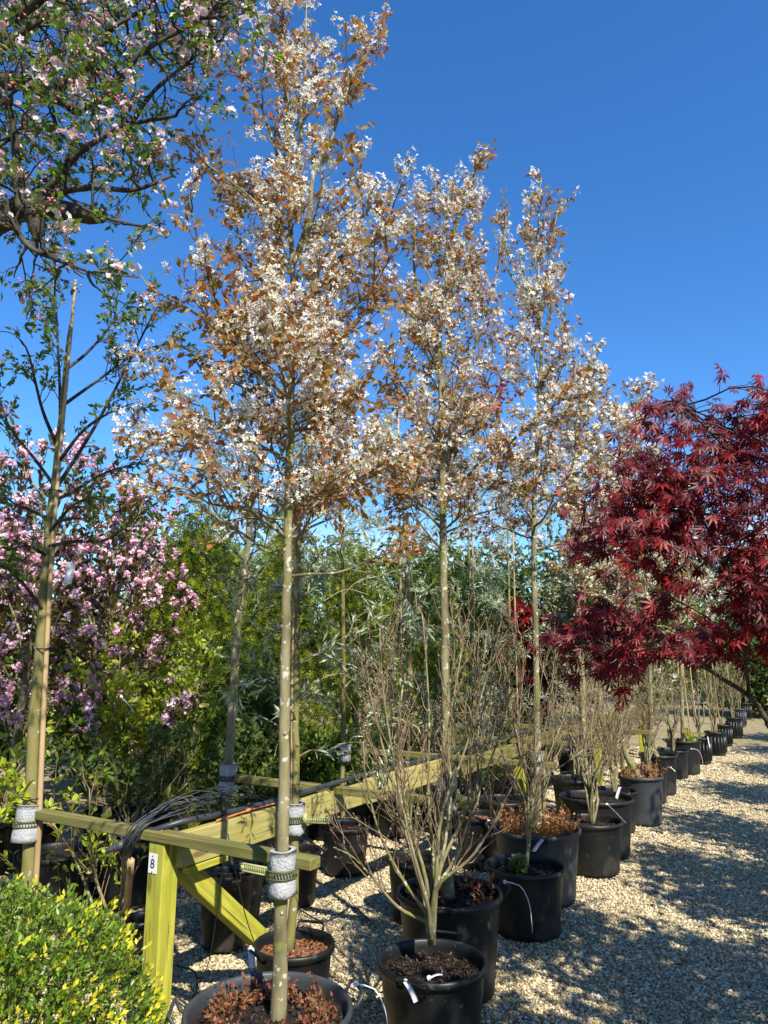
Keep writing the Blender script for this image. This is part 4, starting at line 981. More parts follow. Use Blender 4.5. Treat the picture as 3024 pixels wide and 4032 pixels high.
x2, y2 = row['B'][:2]
tr2 = [soil_at('B', 0, 0, -0.07)] + list(px([(964, 1850), (966, 1650), (962, 1450), (958, 1200), (956, 1050), (953, 850), (950, 720), (965, 600), (990, 470), (1015, 400), (1036, 345)], y2))
sp2 = [([(950, 760), (900, 620), (895, 510), (905, 405)], (0, 0.1)), ([(958, 900), (1020, 760), (1060, 640), (1085, 540), (1092, 460)], (0, -0.1)), ([(958, 1150), (1010, 1100), (1060, 1050), (1110, 990)], (0, -0.2)),
       ([(955, 1140), (900, 1080), (860, 1020), (835, 940)], (0, 0.2)), ([(955, 1180), (930, 1160), (890, 1100), (870, 1000)], (0, -0.3)), ([(952, 800), (900, 700), (855, 620), (850, 560)], (0, -0.2)), ([(955, 700), (1000, 600), (1020, 480), (1015, 420)], (0, 0.2)),
       ([(953, 950), (900, 880), (850, 800), (815, 720)], (0, -0.2)), ([(955, 1000), (1030, 930), (1080, 840), (1110, 740)], (0, 0.3))]
m2 = [join_trunk(tr2, px(a, y2, b)) for a, b in sp2] + mains_auto(rng, tr2, 8, 0.44, 0.55, lambda t: 0.75, (1.1, 1.4), 0.3) + mains_auto(rng, tr2, 20, 0.5, 0.93, lambda t: 0.78 * (1.3 * (1 - t)) ** 0.6, (0.5, 0.9), 0.5)
amelanchier('amelanchier_tree', 'second white-blossomed copper-leaved tree, rising from the wide black pot behind the nearest bare shrub', tr2, m2, 23, 300, dens=0.85, tr0=0.029, whiter=0.62)

x3, y3 = row['D'][:2]
tr3 = [soil_at('D', 0, 0, -0.07)] + list(px([(1160, 1720), (1160, 1550), (1156, 1350), (1153, 1150), (1158, 980), (1168, 800), (1165, 650), (1162, 520), (1168, 385)], y3))
sp3 = [([(1165, 700), (1180, 600), (1195, 500), (1212, 430)], (0, 0.1)), ([(1155, 1130), (1120, 1080), (1080, 1020), (1060, 950)], (0, -0.2)), ([(1155, 1150), (1210, 1090), (1250, 1040), (1280, 980)], (0, 0.2)), ([(1165, 850), (1200, 760), (1215, 690), (1228, 640)], (0, -0.1)),
       ([(1160, 700), (1120, 620), (1090, 560), (1095, 470)], (0, 0.2))]
m3 = [join_trunk(tr3, px(a, y3, b)) for a, b in sp3] + mains_auto(rng, tr3, 8, 0.40, 0.5, lambda t: 0.95, (1.1, 1.4), 0.3) + mains_auto(rng, tr3, 20, 0.46, 0.93, lambda t: 1.0 * (1.3 * (1 - t)) ** 0.6, (0.5, 0.85), 0.5)
amelanchier('amelanchier_tree', 'third blossoming tree with lichen-pale trunk rising from the wide grey pot', tr3, m3, 35, 200, dens=0.7, tr0=0.029, whiter=0.6, detail=0, leafs=0.05, racs=0.082)
specs = [('E', [(1262, 1640), (1257, 1455), (1246, 1270), (1238, 1100), (1245, 950), (1270, 820), (1292, 742)], 'fourth blossoming tree along the row, trunk partly behind the lowest maple leaves', 41),
         ('G', [(1343, 1600), (1340, 1480), (1334, 1288), (1335, 1100), (1352, 960), (1385, 870), (1410, 822)], 'fifth blossoming tree along the row, leaning tip just left of the maple top', 43),
         ('I', [(1410, 1600), (1402, 1400), (1398, 1200), (1400, 1050), (1405, 980)], 'sixth blossoming tree along the row, crown behind the maple leaves', 47),
         ('K', [(1475, 1580), (1470, 1400), (1468, 1200), (1470, 1080)], 'seventh blossoming tree along the row, seen in gaps under the maple', 53)]
for key, pts, lab, sd in specs:
    y_ = row[key][1]; tr = [soil_at(key, 0, 0, -0.07)] + list(px(pts, y_))
    mm = mains_auto(np.random.default_rng(sd), tr, 24, 0.40, 0.94, lambda t: 1.2 * (1.3 * (1 - t)) ** 0.6, (0.6, 1.2), 0.4)
    amelanchier('amelanchier_tree', lab, tr, mm, sd, 100 if key == 'E' else 0, dens=0.7, tr0=0.033, whiter=0.6, detail=0, leafs=0.055, racs=0.095, knots=5)

# foam collars and straps on the trunks
def at_T(tr, z):
    T_, _ = resample(tr, 1.0, 200); i = np.argmin(np.abs(T_[:, 2] - z)); return T_[i], norm(T_[min(i + 4, 199)] - T_[max(i - 4, 0)])
c_, a_ = at_T(tr1, ZR + 0.0); collar('grey foam collar with long slotted strap on the nearest trunk', c_, a_, 0.0215, 0.145, 1, tail=(-VR * 1.0 + [0, 0, 0.0], 0.135))
c_, a_ = at_T(tr2, ZR + 0.03); collar('grey foam collar in shade on the trunk behind the nearest bare shrub', c_, a_, 0.025, 0.16, 2, tail=(VR + [0, 0, -0.3], 0.1))
c_, a_ = at_T(tr3, ZR + 0.0); collar('grey foam collar on the pale trunk of the wide grey pot', c_, a_, 0.026, 0.15, 3)

def inpoly(p, poly):
    x, y = p; c = False; n = len(poly)
    for i in range(n):
        x0, y0 = poly[i]; x1_, y1_ = poly[i - 1]
        if (y0 > y) != (y1_ > y) and x < (x1_ - x0) * (y - y0) / (y1_ - y0) + x0: c = not c
    return c
def connect(rng, mains, targets, K=7, sag=0.06, back=0.3):
    """branches from the nearest limb to each target point"""
    P = np.concatenate([resample(m, 1.0, 40)[0] for m in mains]); out = []
    for t in targets:
        d = np.linalg.norm(P - t, axis=1); i = np.argmin(d + back * np.abs(rng.normal()) * (d < 0.1))
        b = P[i]; s = np.linspace(0, 1, K)[:, None]; off = rng.normal(size=3) * d[i] * 0.13 + np.array([0, 0, sag * d[i]])
        c = b * (1 - s) + np.asarray(t) * s + np.sin(s * np.pi) * off
        c[1:-1] += rng.normal(size=(K - 2, 3)) * d[i] * 0.02
        out.append(c)
    return out
def samp(rng, poly, n, Yr):
    xs = [p[0] for p in poly]; ys = [p[1] for p in poly]; out = []
    while len(out) < n:
        q = (rng.uniform(min(xs), max(xs)), rng.uniform(min(ys), max(ys)))
        if inpoly(q, poly): out.append(at(*q, rng.uniform(*Yr)))
    return out

# ================================================================== CRAB APPLE overhead at the left
rng = np.random.default_rng(101)
ct = thing('crab_apple_tree', 'old crab apple overhanging the top left corner, thick dark limbs, pink buds and white flowers', 'tree', (-2.35, 2.35, 0))
ctr = [np.array([-2.35, 2.35, 0]), np.array([-2.33, 2.36, 0.8]), np.array([-2.25, 2.38, 1.6]), np.array([-2.1, 2.4, 2.2]), at(-140, 540, 2.4)]
trunk_part(ct, ctr, [0.12, 0.10, 0.085, 0.075, 0.06], M['bark_dark'], 26, 14, rng=rng)
cl = [([(-140, 540), (-20, 480), (60, 448), (130, 455), (195, 465), (225, 470)], 2.4, 0.062), ([(-140, 540), (-120, 350), (-60, 200), (40, 175), (110, 205), (170, 240)], 2.5, 0.055),
      ([(60, 448), (110, 420), (200, 405), (290, 410), (370, 380)], 2.4, 0.016), ([(45, 455), (38, 380), (28, 270), (15, 210)], 2.35, 0.020), ([(60, 445), (120, 390), (160, 340), (200, 310), (280, 270), (380, 250)], 2.55, 0.018),
      ([(110, 200), (180, 150), (240, 60), (262, 20), (300, -30)], 2.5, 0.02), ([(170, 240), (240, 200), (300, 120), (400, 60), (500, 0)], 2.45, 0.013), ([(-60, 200), (20, 90), (100, 30), (130, -40)], 2.45, 0.02),
      ([(70, 455), (80, 500), (78, 520)], 2.38, 0.035), ([(20, 470), (60, 530), (120, 560), (200, 590)], 2.3, 0.012), ([(200, 460), (260, 480), (330, 490), (350, 480)], 2.35, 0.007), ([(280, 275), (330, 200), (400, 140), (450, 100)], 2.6, 0.01),
      ([(-60, 200), (-80, 100), (-60, 0), (0, -80)], 2.6, 0.04), ([(240, 60), (320, 10), (350, -50)], 2.5, 0.01), ([(120, -30), (60, 20), (0, 60), (-60, 90)], 2.3, 0.02)]
mains = []
G = Geo()
for a, Y_, r_ in cl:
    p = px(a, Y_, (0, rng.uniform(-0.15, 0.15))); mains.append(p); P_, R_ = resample(p, [r_, r_ * 0.85, r_ * 0.6, r_ * 0.35], 26); R_ = R_ * (1 + rng.normal(size=26) * 0.05); tube(G, P_, R_, 9)
G.part(ct, 'limb', M['bark_dark'])
poly = [(-200, -120), (540, -80), (525, 10), (475, 55), (455, 120), (395, 165), (375, 240), (395, 300), (375, 400), (350, 460), (320, 500), (270, 520), (200, 510), (140, 490), (80, 500), (-150, 500)]
tg = samp(rng, poly, 170, (2.1, 2.9)) + samp(rng, [(330, -60), (540, -60), (520, 15), (465, 60), (430, 150), (380, 130)], 16, (2.3, 2.6))
hang = [(62, 610), (75, 560), (118, 640), (235, 640), (262, 600), (300, 600), (180, 600), (30, 600), (150, 590), (505, 5), (470, 80), (430, 110), (425, 210), (480, 25)]
tg += [at(a, b, rng.uniform(2.2, 2.5)) for a, b in hang]
L1 = np.stack(connect(rng, mains, tg))
L2 = sprout(rng, L1, 15, (0.08, 0.28), (0.5, 1.1), 0.15, 5, (0.15, 1), 0.3); L3 = sprout(rng, L2, 8, (0.03, 0.09), (0.5, 1.0), 0.2, 4, (0.2, 1.0), 0.2)
G = Geo(); tubeset(G, L1, 0.0065, 0.002, 5); G.part(ct, 'branches', M['bark_dark'], kind='stuff')
G = Geo(); tubeset(G, L2, 0.003, 0.0013, 4); tubeset(G, L3, 0.0018, 0.001, 3); G.part(ct, 'twigs', M['twig_dark'], kind='stuff')
p1, d1 = nodes(rng, L3, 0.05, (0.4, 1)); p2, d2 = nodes(rng, L2, 0.07, (0.3, 1)); p = np.concatenate([p1, p2]); d = np.concatenate([d1, d2])
def crabdress(ct, p, d, rng, ns=300, fl=0.14, bd=0.36, k=3, ls=0.043):
    lp, ld = spread(rng, p, d, k, 0.85, 0.008, 0.15)
    foliage(ct, 'leaves', LEAF2, lp, frames(ld, rng, 0.7), rng.uniform(0.55, 1.2, len(lp)) * ls, M['crab_leaf'], rng, ns, 'leaf')
    q = rng.random(len(p)); w = np.sin(p[:, 0] * 7) + np.sin(p[:, 2] * 6 + 1) + np.sin(p[:, 1] * 9)
    f = q < fl * (1 + 0.5 * w); fp = p[f]; fdr = norm(d[f] + rng.normal(size=(f.sum(), 3)) * 0.7 + np.array([0.1, -0.4, 0]))
    for i in range(3):
        m = np.arange(len(fp)) % 3 == i
        if m.any(): foliage(ct, 'blossoms', TRUSS[i], fp[m], frames(fdr[m], rng), rng.uniform(0.04, 0.06, m.sum()), M['crab_petal'], rng, ns // 3, 'blossom_cluster')
    b = (q > 1 - bd); bp_, bdir = spread(rng, p[b], d[b], 4, 0.7, 0.016, 0)
    foliage(ct, 'buds', BUD, bp_ + bdir * 0.016, frames(bdir, rng), rng.uniform(0.013, 0.021, len(bp_)), M['crab_bud'], rng, ns, 'bud')
crabdress(ct, p, d, rng, k=5, fl=0.25, ls=0.037)

# young crab apple (tree L0) with its stake, at the left edge
Y0 = float(l0[1])
rng = np.random.default_rng(102)
tr0_ = [np.array([at(60, 1880, Y0)[0], Y0, 0.02])] + list(px([(62, 1860), (72, 1600), (88, 1380), (104, 1150), (118, 1030), (130, 900), (140, 790), (150, 700)], Y0))
yt = thing('crab_apple_tree', 'young crab apple with sparse leafy twigs, tied to the left end of the nearest rail', 'tree', tr0_[0])
trunk_part(yt, tr0_, [0.034, 0.029, 0.019, 0.010, 0.004], M['bark_moss'], 40, 12, knots=8, rng=rng)
bl = [[(118, 1050), (70, 985), (25, 930), (5, 880), (-20, 800)], [(118, 1030), (130, 900), (124, 720), (118, 600), (120, 560)], [(118, 1060), (200, 930), (270, 800), (330, 680), (355, 640)], [(112, 1085), (160, 1060), (230, 1020), (300, 1000), (350, 980)],
      [(125, 1000), (180, 930), (240, 890), (290, 870)], [(104, 1180), (160, 1170), (230, 1165), (290, 1120), (330, 1090)], [(105, 1120), (60, 1100), (20, 1080), (-20, 1030)], [(106, 1150), (160, 1090), (220, 1070)], [(140, 800), (190, 760), (240, 700), (255, 650)],
      [(122, 960), (90, 880), (60, 760), (30, 720)], [(108, 1130), (170, 1120), (220, 1150)], [(100, 1200), (60, 1180), (10, 1190)], [(95, 1320), (40, 1250), (0, 1240)], [(130, 880), (200, 830), (300, 760), (380, 740)]]
bm_ = [px(a, Y0, (0, rng.uniform(-0.4, 0.4))) for a in bl]
G = Geo(); [tube(G, p_, [0.011, 0.008, 0.005, 0.0022], 6, n=20) for p_ in bm_]; G.part(yt, 'branches', M['bark_dark'])
A = stack(bm_, 14); L2 = sprout(rng, A, 18, (0.08, 0.24), (0.5, 1.0), 0.4, 5, (0.3, 1), 0.2)
G = Geo(); tubeset(G, L2, 0.003, 0.0013, 4); G.part(yt, 'twigs', M['twig_dark'], kind='stuff')
p1, d1 = nodes(rng, L2, 0.045, (0.3, 1)); crabdress(yt, p1, d1, rng, 120, 0.03, 0.14, 5, 0.040)
st = thing('bamboo_stake', 'long split cane stake standing against the young crab apple, bare top above the crown', 'stake', tr0_[0] + [0.04, 0, 0])
G = Geo(); sk = [tr0_[0] + [0.055, -0.01, 0]] + list(px([(80, 1860), (96, 1500), (112, 1200), (128, 1000), (146, 800), (163, 605)], Y0 - 0.01)); tube(G, sk, [0.016, 0.012, 0.008], 7, n=30); G.part(st, 'cane', M['cane'])
c_ = (at(60, 1776, Y0)); collar('grey foam collar on the young crab apple at the left end of the nearest rail', c_, (0.02, 0, 1), 0.038, 0.165, 5, tail=None, flare=0.5)
for i, yy in enumerate((1722, 1400, 1060)):
    c = at(72 + (1722 - yy) * 0.065, yy, Y0); G = Geo(); aa = np.linspace(0, 6.283, 16); tube(G, [c + [0.036 * math.cos(q) + 0.008, 0.036 * math.sin(q), 0.004 * math.sin(q)] for q in aa], 0.0035, 5, cap=False)
    t_ = thing('rubber_tie', ['black rubber tie round trunk and cane just above the left collar', 'black rubber tie halfway up the young crab apple trunk', 'black rubber tie just below the first forks of the young crab apple'][i], 'tree tie', c); G.part(t_, 'loop', M['black_plastic'])

# ================================================================== RED MAPLE at the right
rng = np.random.default_rng(103)
mb = np.array([1.95, 2.75, 0])
mt = thing('japanese_maple', 'dark red Japanese maple reaching in from the right edge of the photo', 'tree', mb)
def MP(a, Y=2.75): return px(a, Y, (0, rng.uniform(-0.3, 0.3)))
mtr = [mb, mb + [0, 0.02, 0.5], at(1760, 1680, 2.75), at(1700, 1610, 2.75), at(1659, 1560, 2.75)]
trunk_part(mt, mtr, [0.034, 0.026, 0.02, 0.014], M['bark_dark'], 24, 10, rng=rng)
ml = [([(1659, 1560), (1618, 1504), (1543, 1455), (1491, 1407), (1432, 1381), (1387, 1355), (1345, 1330)], 0.011), ([(1618, 1504), (1610, 1400), (1606, 1310), (1620, 1200)], 0.007), ([(1760, 1680), (1720, 1500), (1640, 1330), (1560, 1240), (1500, 1190), (1460, 1150), (1440, 1100)], 0.012),
      ([(1720, 1500), (1700, 1250), (1660, 1080), (1600, 1000), (1560, 940)], 0.013), ([(1640, 1330), (1560, 1200), (1480, 1060), (1420, 1000)], 0.008), ([(1700, 1250), (1690, 1050), (1665, 950), (1655, 890)], 0.009), ([(1500, 1190), (1400, 1180), (1300, 1190), (1240, 1170)], 0.005),
      ([(1600, 1000), (1500, 900), (1450, 870)], 0.006), ([(1543, 1455), (1470, 1420), (1380, 1405), (1260, 1400)], 0.005), ([(1640, 1460), (1580, 1380), (1520, 1330), (1430, 1280)], 0.006), ([(1720, 1500), (1850, 1350), (1880, 1150), (1820, 950)], 0.012)]
mm_ = []; G = Geo()
for a, r_ in ml:
    p_ = MP(a); mm_.append(p_); tube(G, p_, [r_, r_ * 0.7, r_ * 0.45, r_ * 0.25], 7, n=24)
G.part(mt, 'limb', M['bark_dark'])
top = [(1330, 930), (1385, 960), (1400, 920), (1440, 860), (1500, 860), (1560, 870), (1510, 905), (1500, 950), (1600, 950), (1625, 930), (1645, 880), (1740, 860), (1990, 900), (2000, 1200), (1700, 1420), (1650, 1400), (1600, 1420), (1550, 1420), (1500, 1410), (1420, 1380), (1400, 1330), (1420, 1260), (1500, 1250), (1540, 1260), (1500, 1215), (1420, 1235), (1360, 1220), (1290, 1200), (1240, 1170), (1300, 1130), (1330, 1080), (1270, 1050), (1320, 990)]
low = [(1215, 1370), (1260, 1330), (1310, 1290), (1340, 1330), (1390, 1350), (1395, 1420), (1370, 1460), (1300, 1470), (1260, 1430)]
tg = samp(rng, top, 380, (2.25, 3.2)) + samp(rng, low, 60, (2.5, 2.85)) + [at(a, b, 2.7) for a, b in ((1470, 850), (1310, 925), (1575, 875), (1650, 850), (1610, 915), (1218, 1385), (1240, 1165), (1290, 1045), (1440, 880))]
L1 = np.stack(connect(rng, mm_, tg, sag=0.04))
L2 = sprout(rng, L1, 12, (0.04, 0.13), (0.5, 1.1), 0.2, 4, (0.22, 1), 0.2)
G = Geo(); tubeset(G, L1, 0.004, 0.0016, 4); tubeset(G, L2, 0.0018, 0.001, 3); G.part(mt, 'twigs', M['twig_dark'], kind='stuff')
p1, d1 = nodes(rng, L2, 0.05, (0.5, 1)); p2, d2 = nodes(rng, L1, 0.06, (0.3, 1))
p = np.concatenate([p1, p2]); d = np.concatenate([d1, d2])
lp, ld = spread(rng, p, d, 2, 0.5, 0.012, 0.0); 
ld = norm(ld * 0.55 + np.array([-0.35, -0.35, -0.75]) + rng.normal(size=ld.shape) * 0.25)
nr = rng.normal(size=ld.shape) * 0.35 + np.array([0.1, -0.75, 0.55])
foliage(mt, 'leaves', MAPLE, lp, frames(ld, rng, roll=0.0, nrm=nr), rng.uniform(0.024, 0.048, len(lp)), M['maple_leaf'], rng, 300, 'leaf')

# ================================================================== SILVER PEARS
def pear(label, trunk, seed, n, env, t0=0.3, single=0, dens=13, leafs=0.055, group=None, tr0=0.022, bark='bark_moss'):
    rng = np.random.default_rng(seed); t = thing('silver_pear_tree', label, 'tree', trunk[0], group)
    trunk_part(t, trunk, [tr0, tr0 * 0.85, tr0 * 0.6, 0.005], M[bark], 30, 9, knots=5, rng=rng)
    ms = mains_auto(rng, trunk, n, t0, 0.97, env, (0.7, 1.15), 0.1)
    for m_ in ms:                                   # tips arch over and hang
        s = np.linspace(0, 1, len(m_))[:, None]; m_ -= np.array([0, 0, 0.35]) * s ** 3 * np.linalg.norm(m_[-1] - m_[0])
    A = stack(ms, 14); G = Geo(); tubeset(G, A, 0.006, 0.002, 5); G.part(t, 'limbs', M['bark_olive'])
    L2 = sprout(rng, A, dens, (0.1, 0.32), (0.5, 1.0), -0.05, 5, (0.12, 1), 0.25)
    G = Geo(); tubeset(G, L2, 0.0022, 0.001, 3); G.part(t, 'twigs', M['twig_pale'], kind='stuff')
    L3 = sprout(rng, L2, 7, (0.05, 0.15), (0.4, 0.9), 0.1, 4, (0.2, 1), 0.3); p, d = nodes(rng, np.concatenate([L2[:, ::1][:, [0, 1, 2, 4]], L3]), 0.03, (0.1, 1)); lp, ld = spread(rng, p, d, 3, 0.5, 0.006, 0.05)
    foliage(t, 'leaves', LEAFN, lp, frames(ld, rng, 0.6), rng.uniform(0.7, 1.3, len(lp)) * leafs * 1.1, M['pear_leaf'], rng, single, 'leaf')
    return t
yS = row['S1'][1]
trS = [soil_at('S1', -0.03, 0, -0.05)] + list(px([(634, 1960), (637, 1780), (640, 1500), (643, 1250), (648, 1060), (652, 960)], yS))
pear('slim silver-leaved pear with yellow-green mossy trunk close behind the nearest trunk', trS, 201, 18, lambda t: 0.5, 0.34, 250, 9, 0.052)
t_ = thing('bamboo_stake', 'thin cane tied to the mossy silver pear trunk', 'stake', trS[0] + [-0.03, 0, 0]); G = Geo()
tube(G, [trS[0] + [-0.03, 0, 0]] + list(px([(628, 1900), (631, 1500), (640, 1050)], yS)), 0.007, 6, n=12); G.part(t_, 'cane', M['cane'])
c_ = at(636, 1768, yS); collar('grey foam collar on the mossy silver pear trunk above the small bark pot', c_, (0, 0, 1), 0.022, 0.135, 6, tail=(VR + ER * 0.4, 0.13))
def Lpx(k, pts): return [np.array([Lp[k][0], Lp[k][1], 0.05])] + list(px(pts, float(Lp[k][1])))
pear('silver pear behind the second rail, trunk in the far black pot', Lpx(2, [(741, 1770), (742, 1500), (740, 1250), (738, 1100), (735, 950), (732, 900)]), 202, 20, lambda t: 0.9, 0.25, 100, 8, 0.058)
pear('silver pear with twin bamboo stakes in the middle of the picture', Lpx(3, [(886, 1650), (882, 1400), (876, 1200), (868, 1050), (862, 930)]), 203, 20, lambda t: 0.9, 0.22, 0, 8, 0.062)
pear('silver pear behind the second blossoming tree trunk', Lpx(4, [(1022, 1600), (1018, 1350), (1012, 1150), (1008, 1020)]), 204, 20, lambda t: 0.95, 0.22, 0, 7, 0.068)
pear('silver pear standing left of the lichen-pale trunk', Lpx(5, [(1105, 1560), (1100, 1300), (1096, 1100), (1094, 1020)]), 205, 18, lambda t: 0.95, 0.22, 0, 7, 0.072)
for i, (k, xx, y0_, y1_) in enumerate([(3, 872, 1720, 905), (3, 893, 1700, 1120), (4, 1030, 1660, 1040), (5, 1120, 1600, 1150)]):
    t_ = thing('bamboo_stake', ['tall pale cane whose top shows against the sky in the middle', 'shorter pale cane beside the middle silver pear', 'pale cane right of the second blossoming trunk', 'pale cane farthest back between the stems'][i], 'stake', (at(xx, y0_, Lp[k][1])[0], Lp[k][1], 0))
    G = Geo(); a = at(xx, y0_, Lp[k][1]); tube(G, [[a[0], a[1], 0], a, at(xx - 12, y1_, Lp[k][1])], 0.011, 6, n=10); G.part(t_, 'cane', M['cane'])
# L1: leaning trunk with dark green leaves
rng = np.random.default_rng(206)
k = 1; trL = Lpx(1, [(490, 1740), (497, 1600), (510, 1400), (520, 1290), (538, 1150), (540, 1040), (545, 940)])
lt = thing('crab_apple_tree', 'crab apple on a leaning orange-tinted trunk at the left end of the second rail', 'tree', trL[0])
trunk_part(lt, trL, [0.032, 0.027, 0.022, 0.008], M['bark_olive'], 30, 10, knots=6, rng=rng)
ms = mains_auto(rng, trL, 16, 0.55, 0.97, lambda t: 0.7, (0.7, 1.1), 0.3); A = stack(ms, 14); G = Geo(); tubeset(G, A, 0.008, 0.002, 5); G.part(lt, 'limbs', M['bark_dark'])
L2 = sprout(rng, A, 9, (0.1, 0.3), (0.5, 1), 0.2, 5, (0.2, 1), 0.3); G = Geo(); tubeset(G, L2, 0.003, 0.001, 3); G.part(lt, 'twigs', M['twig_dark'], kind='stuff')
p, d = nodes(rng, L2, 0.05, (0.2, 1)); crabdress(lt, p, d, rng, 60, 0.02, 0.05, 3, 0.045)
c_ = at(491, 1680, Lp[1][1]); collar('grey foam collar on the leaning trunk at the left end of the second rail', c_, (0.03, 0, 1), 0.03, 0.17, 8)
for i, (k, xx, yy) in enumerate([(2, 745, 1625), (3, 884, 1668), (4, 1022, 1600)]):
    c_ = at(xx, yy, Lp[k][1]); collar(['small grey foam collar on the silver pear behind the second rail', 'grey foam collar low on the middle silver pear', 'grey foam collar on the silver pear behind the bare stems'][i], c_, (0, 0, 1), 0.022, 0.14, 9 + i)

# ================================================================== POTS BEHIND THE FRAMES
def pot_at(label, x, y, r, h, **kw): return pot(kw.pop('name', 'black_pot'), label, x, y, r, h, **kw)
def pq(cx, cy, w, h): 
    x, y, r = pot_px(cx, cy, w, h); return x, y, r, h
pot_at('black pot standing in shade behind the diagonal brace', *pq(895, 3436, 222, 0.38), handles=(rad(60), rad(240)), chips=200, seed=21)
pot_at('black pot with raised handles between brace and nearest trunk', *pq(1165, 3345, 200, 0.33), handles=(rad(10), rad(170)), chips=200, seed=22)
pot_at('black pot with a diagonal of sunlight, at the silver pear foot behind the beam', *pq(1361, 3245, 196, 0.34), handles=(rad(80),), chips=150, seed=23, soil='soil_bark')
pot_at('black pot behind the nearest bare shrub stems, in front of the beam', *pq(1640, 3375, 240, 0.36), handles=(rad(95), rad(250)), chips=200, seed=24)
pot_at('black pot with reddish bark mulch left of the wide grey pot', *pq(1880, 3205, 190, 0.38), handles=(rad(20),), chips=150, seed=25, soil='soil_bark')
pot_at('black pot at the left edge of the photo behind the young crab apple', *pq(25, 3225, 250, 0.36), handles=(rad(0),), chips=150, seed=26, soil='soil_bark')
pot_at('empty-looking black pot behind the numbered post', *pq(555, 3610, 150, 0.25), handles=(rad(130),), chips=150, seed=27)
x_, y_, r_, h_ = pq(480, 3190, 300, 0.42)
pot_at('wide black pot of the lime-leaved shrub behind the nearest rail', x_, y_, r_, h_, handles=(rad(30),), chips=200, seed=28); LS = (x_, y_, h_)
lab2 = ['in the shade left of the conifer', 'under the conifer', 'right of the conifer foot', 'behind the leaning trunk', 'under the pink cherry', 'beside the wooden crate', 'far left under the cherry', 'behind the middle pears', 'left of the middle pears', 'behind the far beam', 'beyond the pale canes', 'in the deep shade behind the second rail']
cols = [(-1.9, 6.0), (-1.35, 7.2), (-0.6, 8.3), (-1.0, 6.2), (-2.75, 5.9), (-2.3, 8.2), (-3.6, 6.6), (0.35, 9.2), (-0.2, 7.6), (1.2, 9.9), (1.9, 10.6), (-1.75, 5.2)]
for i, (a, b) in enumerate(cols): pot_at('black nursery pot ' + lab2[i], a, b, 0.22 + 0.03 * (i % 3), 0.38, handles=(rad(i * 70),), chips=60, seed=40 + i, seg=36)
for i, (k, q) in enumerate([(1, 0), (3, 0), (4, 0), (5, 0)]): pot_at('black pot at the foot of the ' + ['leaning crab apple', 'middle twin-caned silver pear', 'pear behind the second blossoming trunk', 'pear left of the lichen-pale trunk'][i], float(Lp[k][0]), float(Lp[k][1]), 0.21, 0.36, handles=(rad(30),), chips=80, seed=60 + i, seg=36)
more = [(0.9, 7.6), (1.7, 8.8), (2.5, 9.8), (0.1, 7.0), (-0.5, 6.9), (-1.0, 5.6), (-2.1, 4.9), (-2.9, 5.0), (1.05, 6.6), (1.95, 7.7)]
lab3 = ['between the two middle silver pears', 'behind the fourth timber frame', 'behind the fifth timber frame', 'left of the middle silver pear pot', 'in front of the golden conifer', 'right of the leaning trunk foot', 'behind the lime-leaved shrub', 'at the left edge behind the nearest rail', 'behind the second post', 'behind the fourth tree pot']
for i, (a, b) in enumerate(more):
    pot_at('shaded black pot ' + lab3[i], a, b, 0.23, 0.38, handles=(rad(i * 50),), chips=50, seed=80 + i, seg=36)
# wooden crate under the cherries
cx_, cy_, _ = gnd(312, 1600, 0.0); cr = thing('wooden_crate', 'weathered slatted wooden crate standing on gravel under the pink cherry', 'crate', (cx_, cy_, 0))
for j in range(5):
    zz = 0.06 + j * 0.115
    board(cr, 'slat', (cx_ - 0.3, cy_ - 0.28, zz), (cx_ + 0.3, cy_ - 0.28, zz), 0.02, 0.1, M['wood_grey']); board(cr, 'slat', (cx_ - 0.3, cy_ + 0.28, zz), (cx_ + 0.3, cy_ + 0.28, zz), 0.02, 0.1, M['wood_grey'])
    for s in (-1, 1): board(cr, 'slat', (cx_ + s * 0.3, cy_ - 0.265, zz), (cx_ + s * 0.3, cy_ + 0.265, zz), 0.02, 0.1, M['wood_grey'])
for sx_ in (-1, 1):
    for sy in (-1, 1): board(cr, 'corner_post', (cx_ + sx_ * 0.27, cy_ + sy * 0.25, 0), (cx_ + sx_ * 0.27, cy_ + sy * 0.25, 0.6), 0.04, 0.04, M['wood_grey'], up=(0, 1, 0))
# timber frame in the row beyond, seen under the cherries
lf = thing('timber_frame', 'distant pale timber frame seen under the pink cherry', 'timber frame', (-3.9, 9.0, 0))
board(lf, 'rail', (-4.4, 8.7, 0.98), (-2.2, 9.5, 0.98), 0.06, 0.05, M['wood_beam']); board(lf, 'beam', (-4.4, 8.9, 0.82), (-2.2, 9.7, 0.82), 0.045, 0.2, M['wood_beam']); board(lf, 'post', (-4.2, 9.05, 0), (-4.2, 9.05, 0.9), 0.1, 0.1, M['wood_beam'], up=(0, 1, 0)); board(lf, 'post', (-2.75, 9.6, 0), (-2.75, 9.6, 0.9), 0.1, 0.1, M['wood_beam'], up=(0, 1, 0))

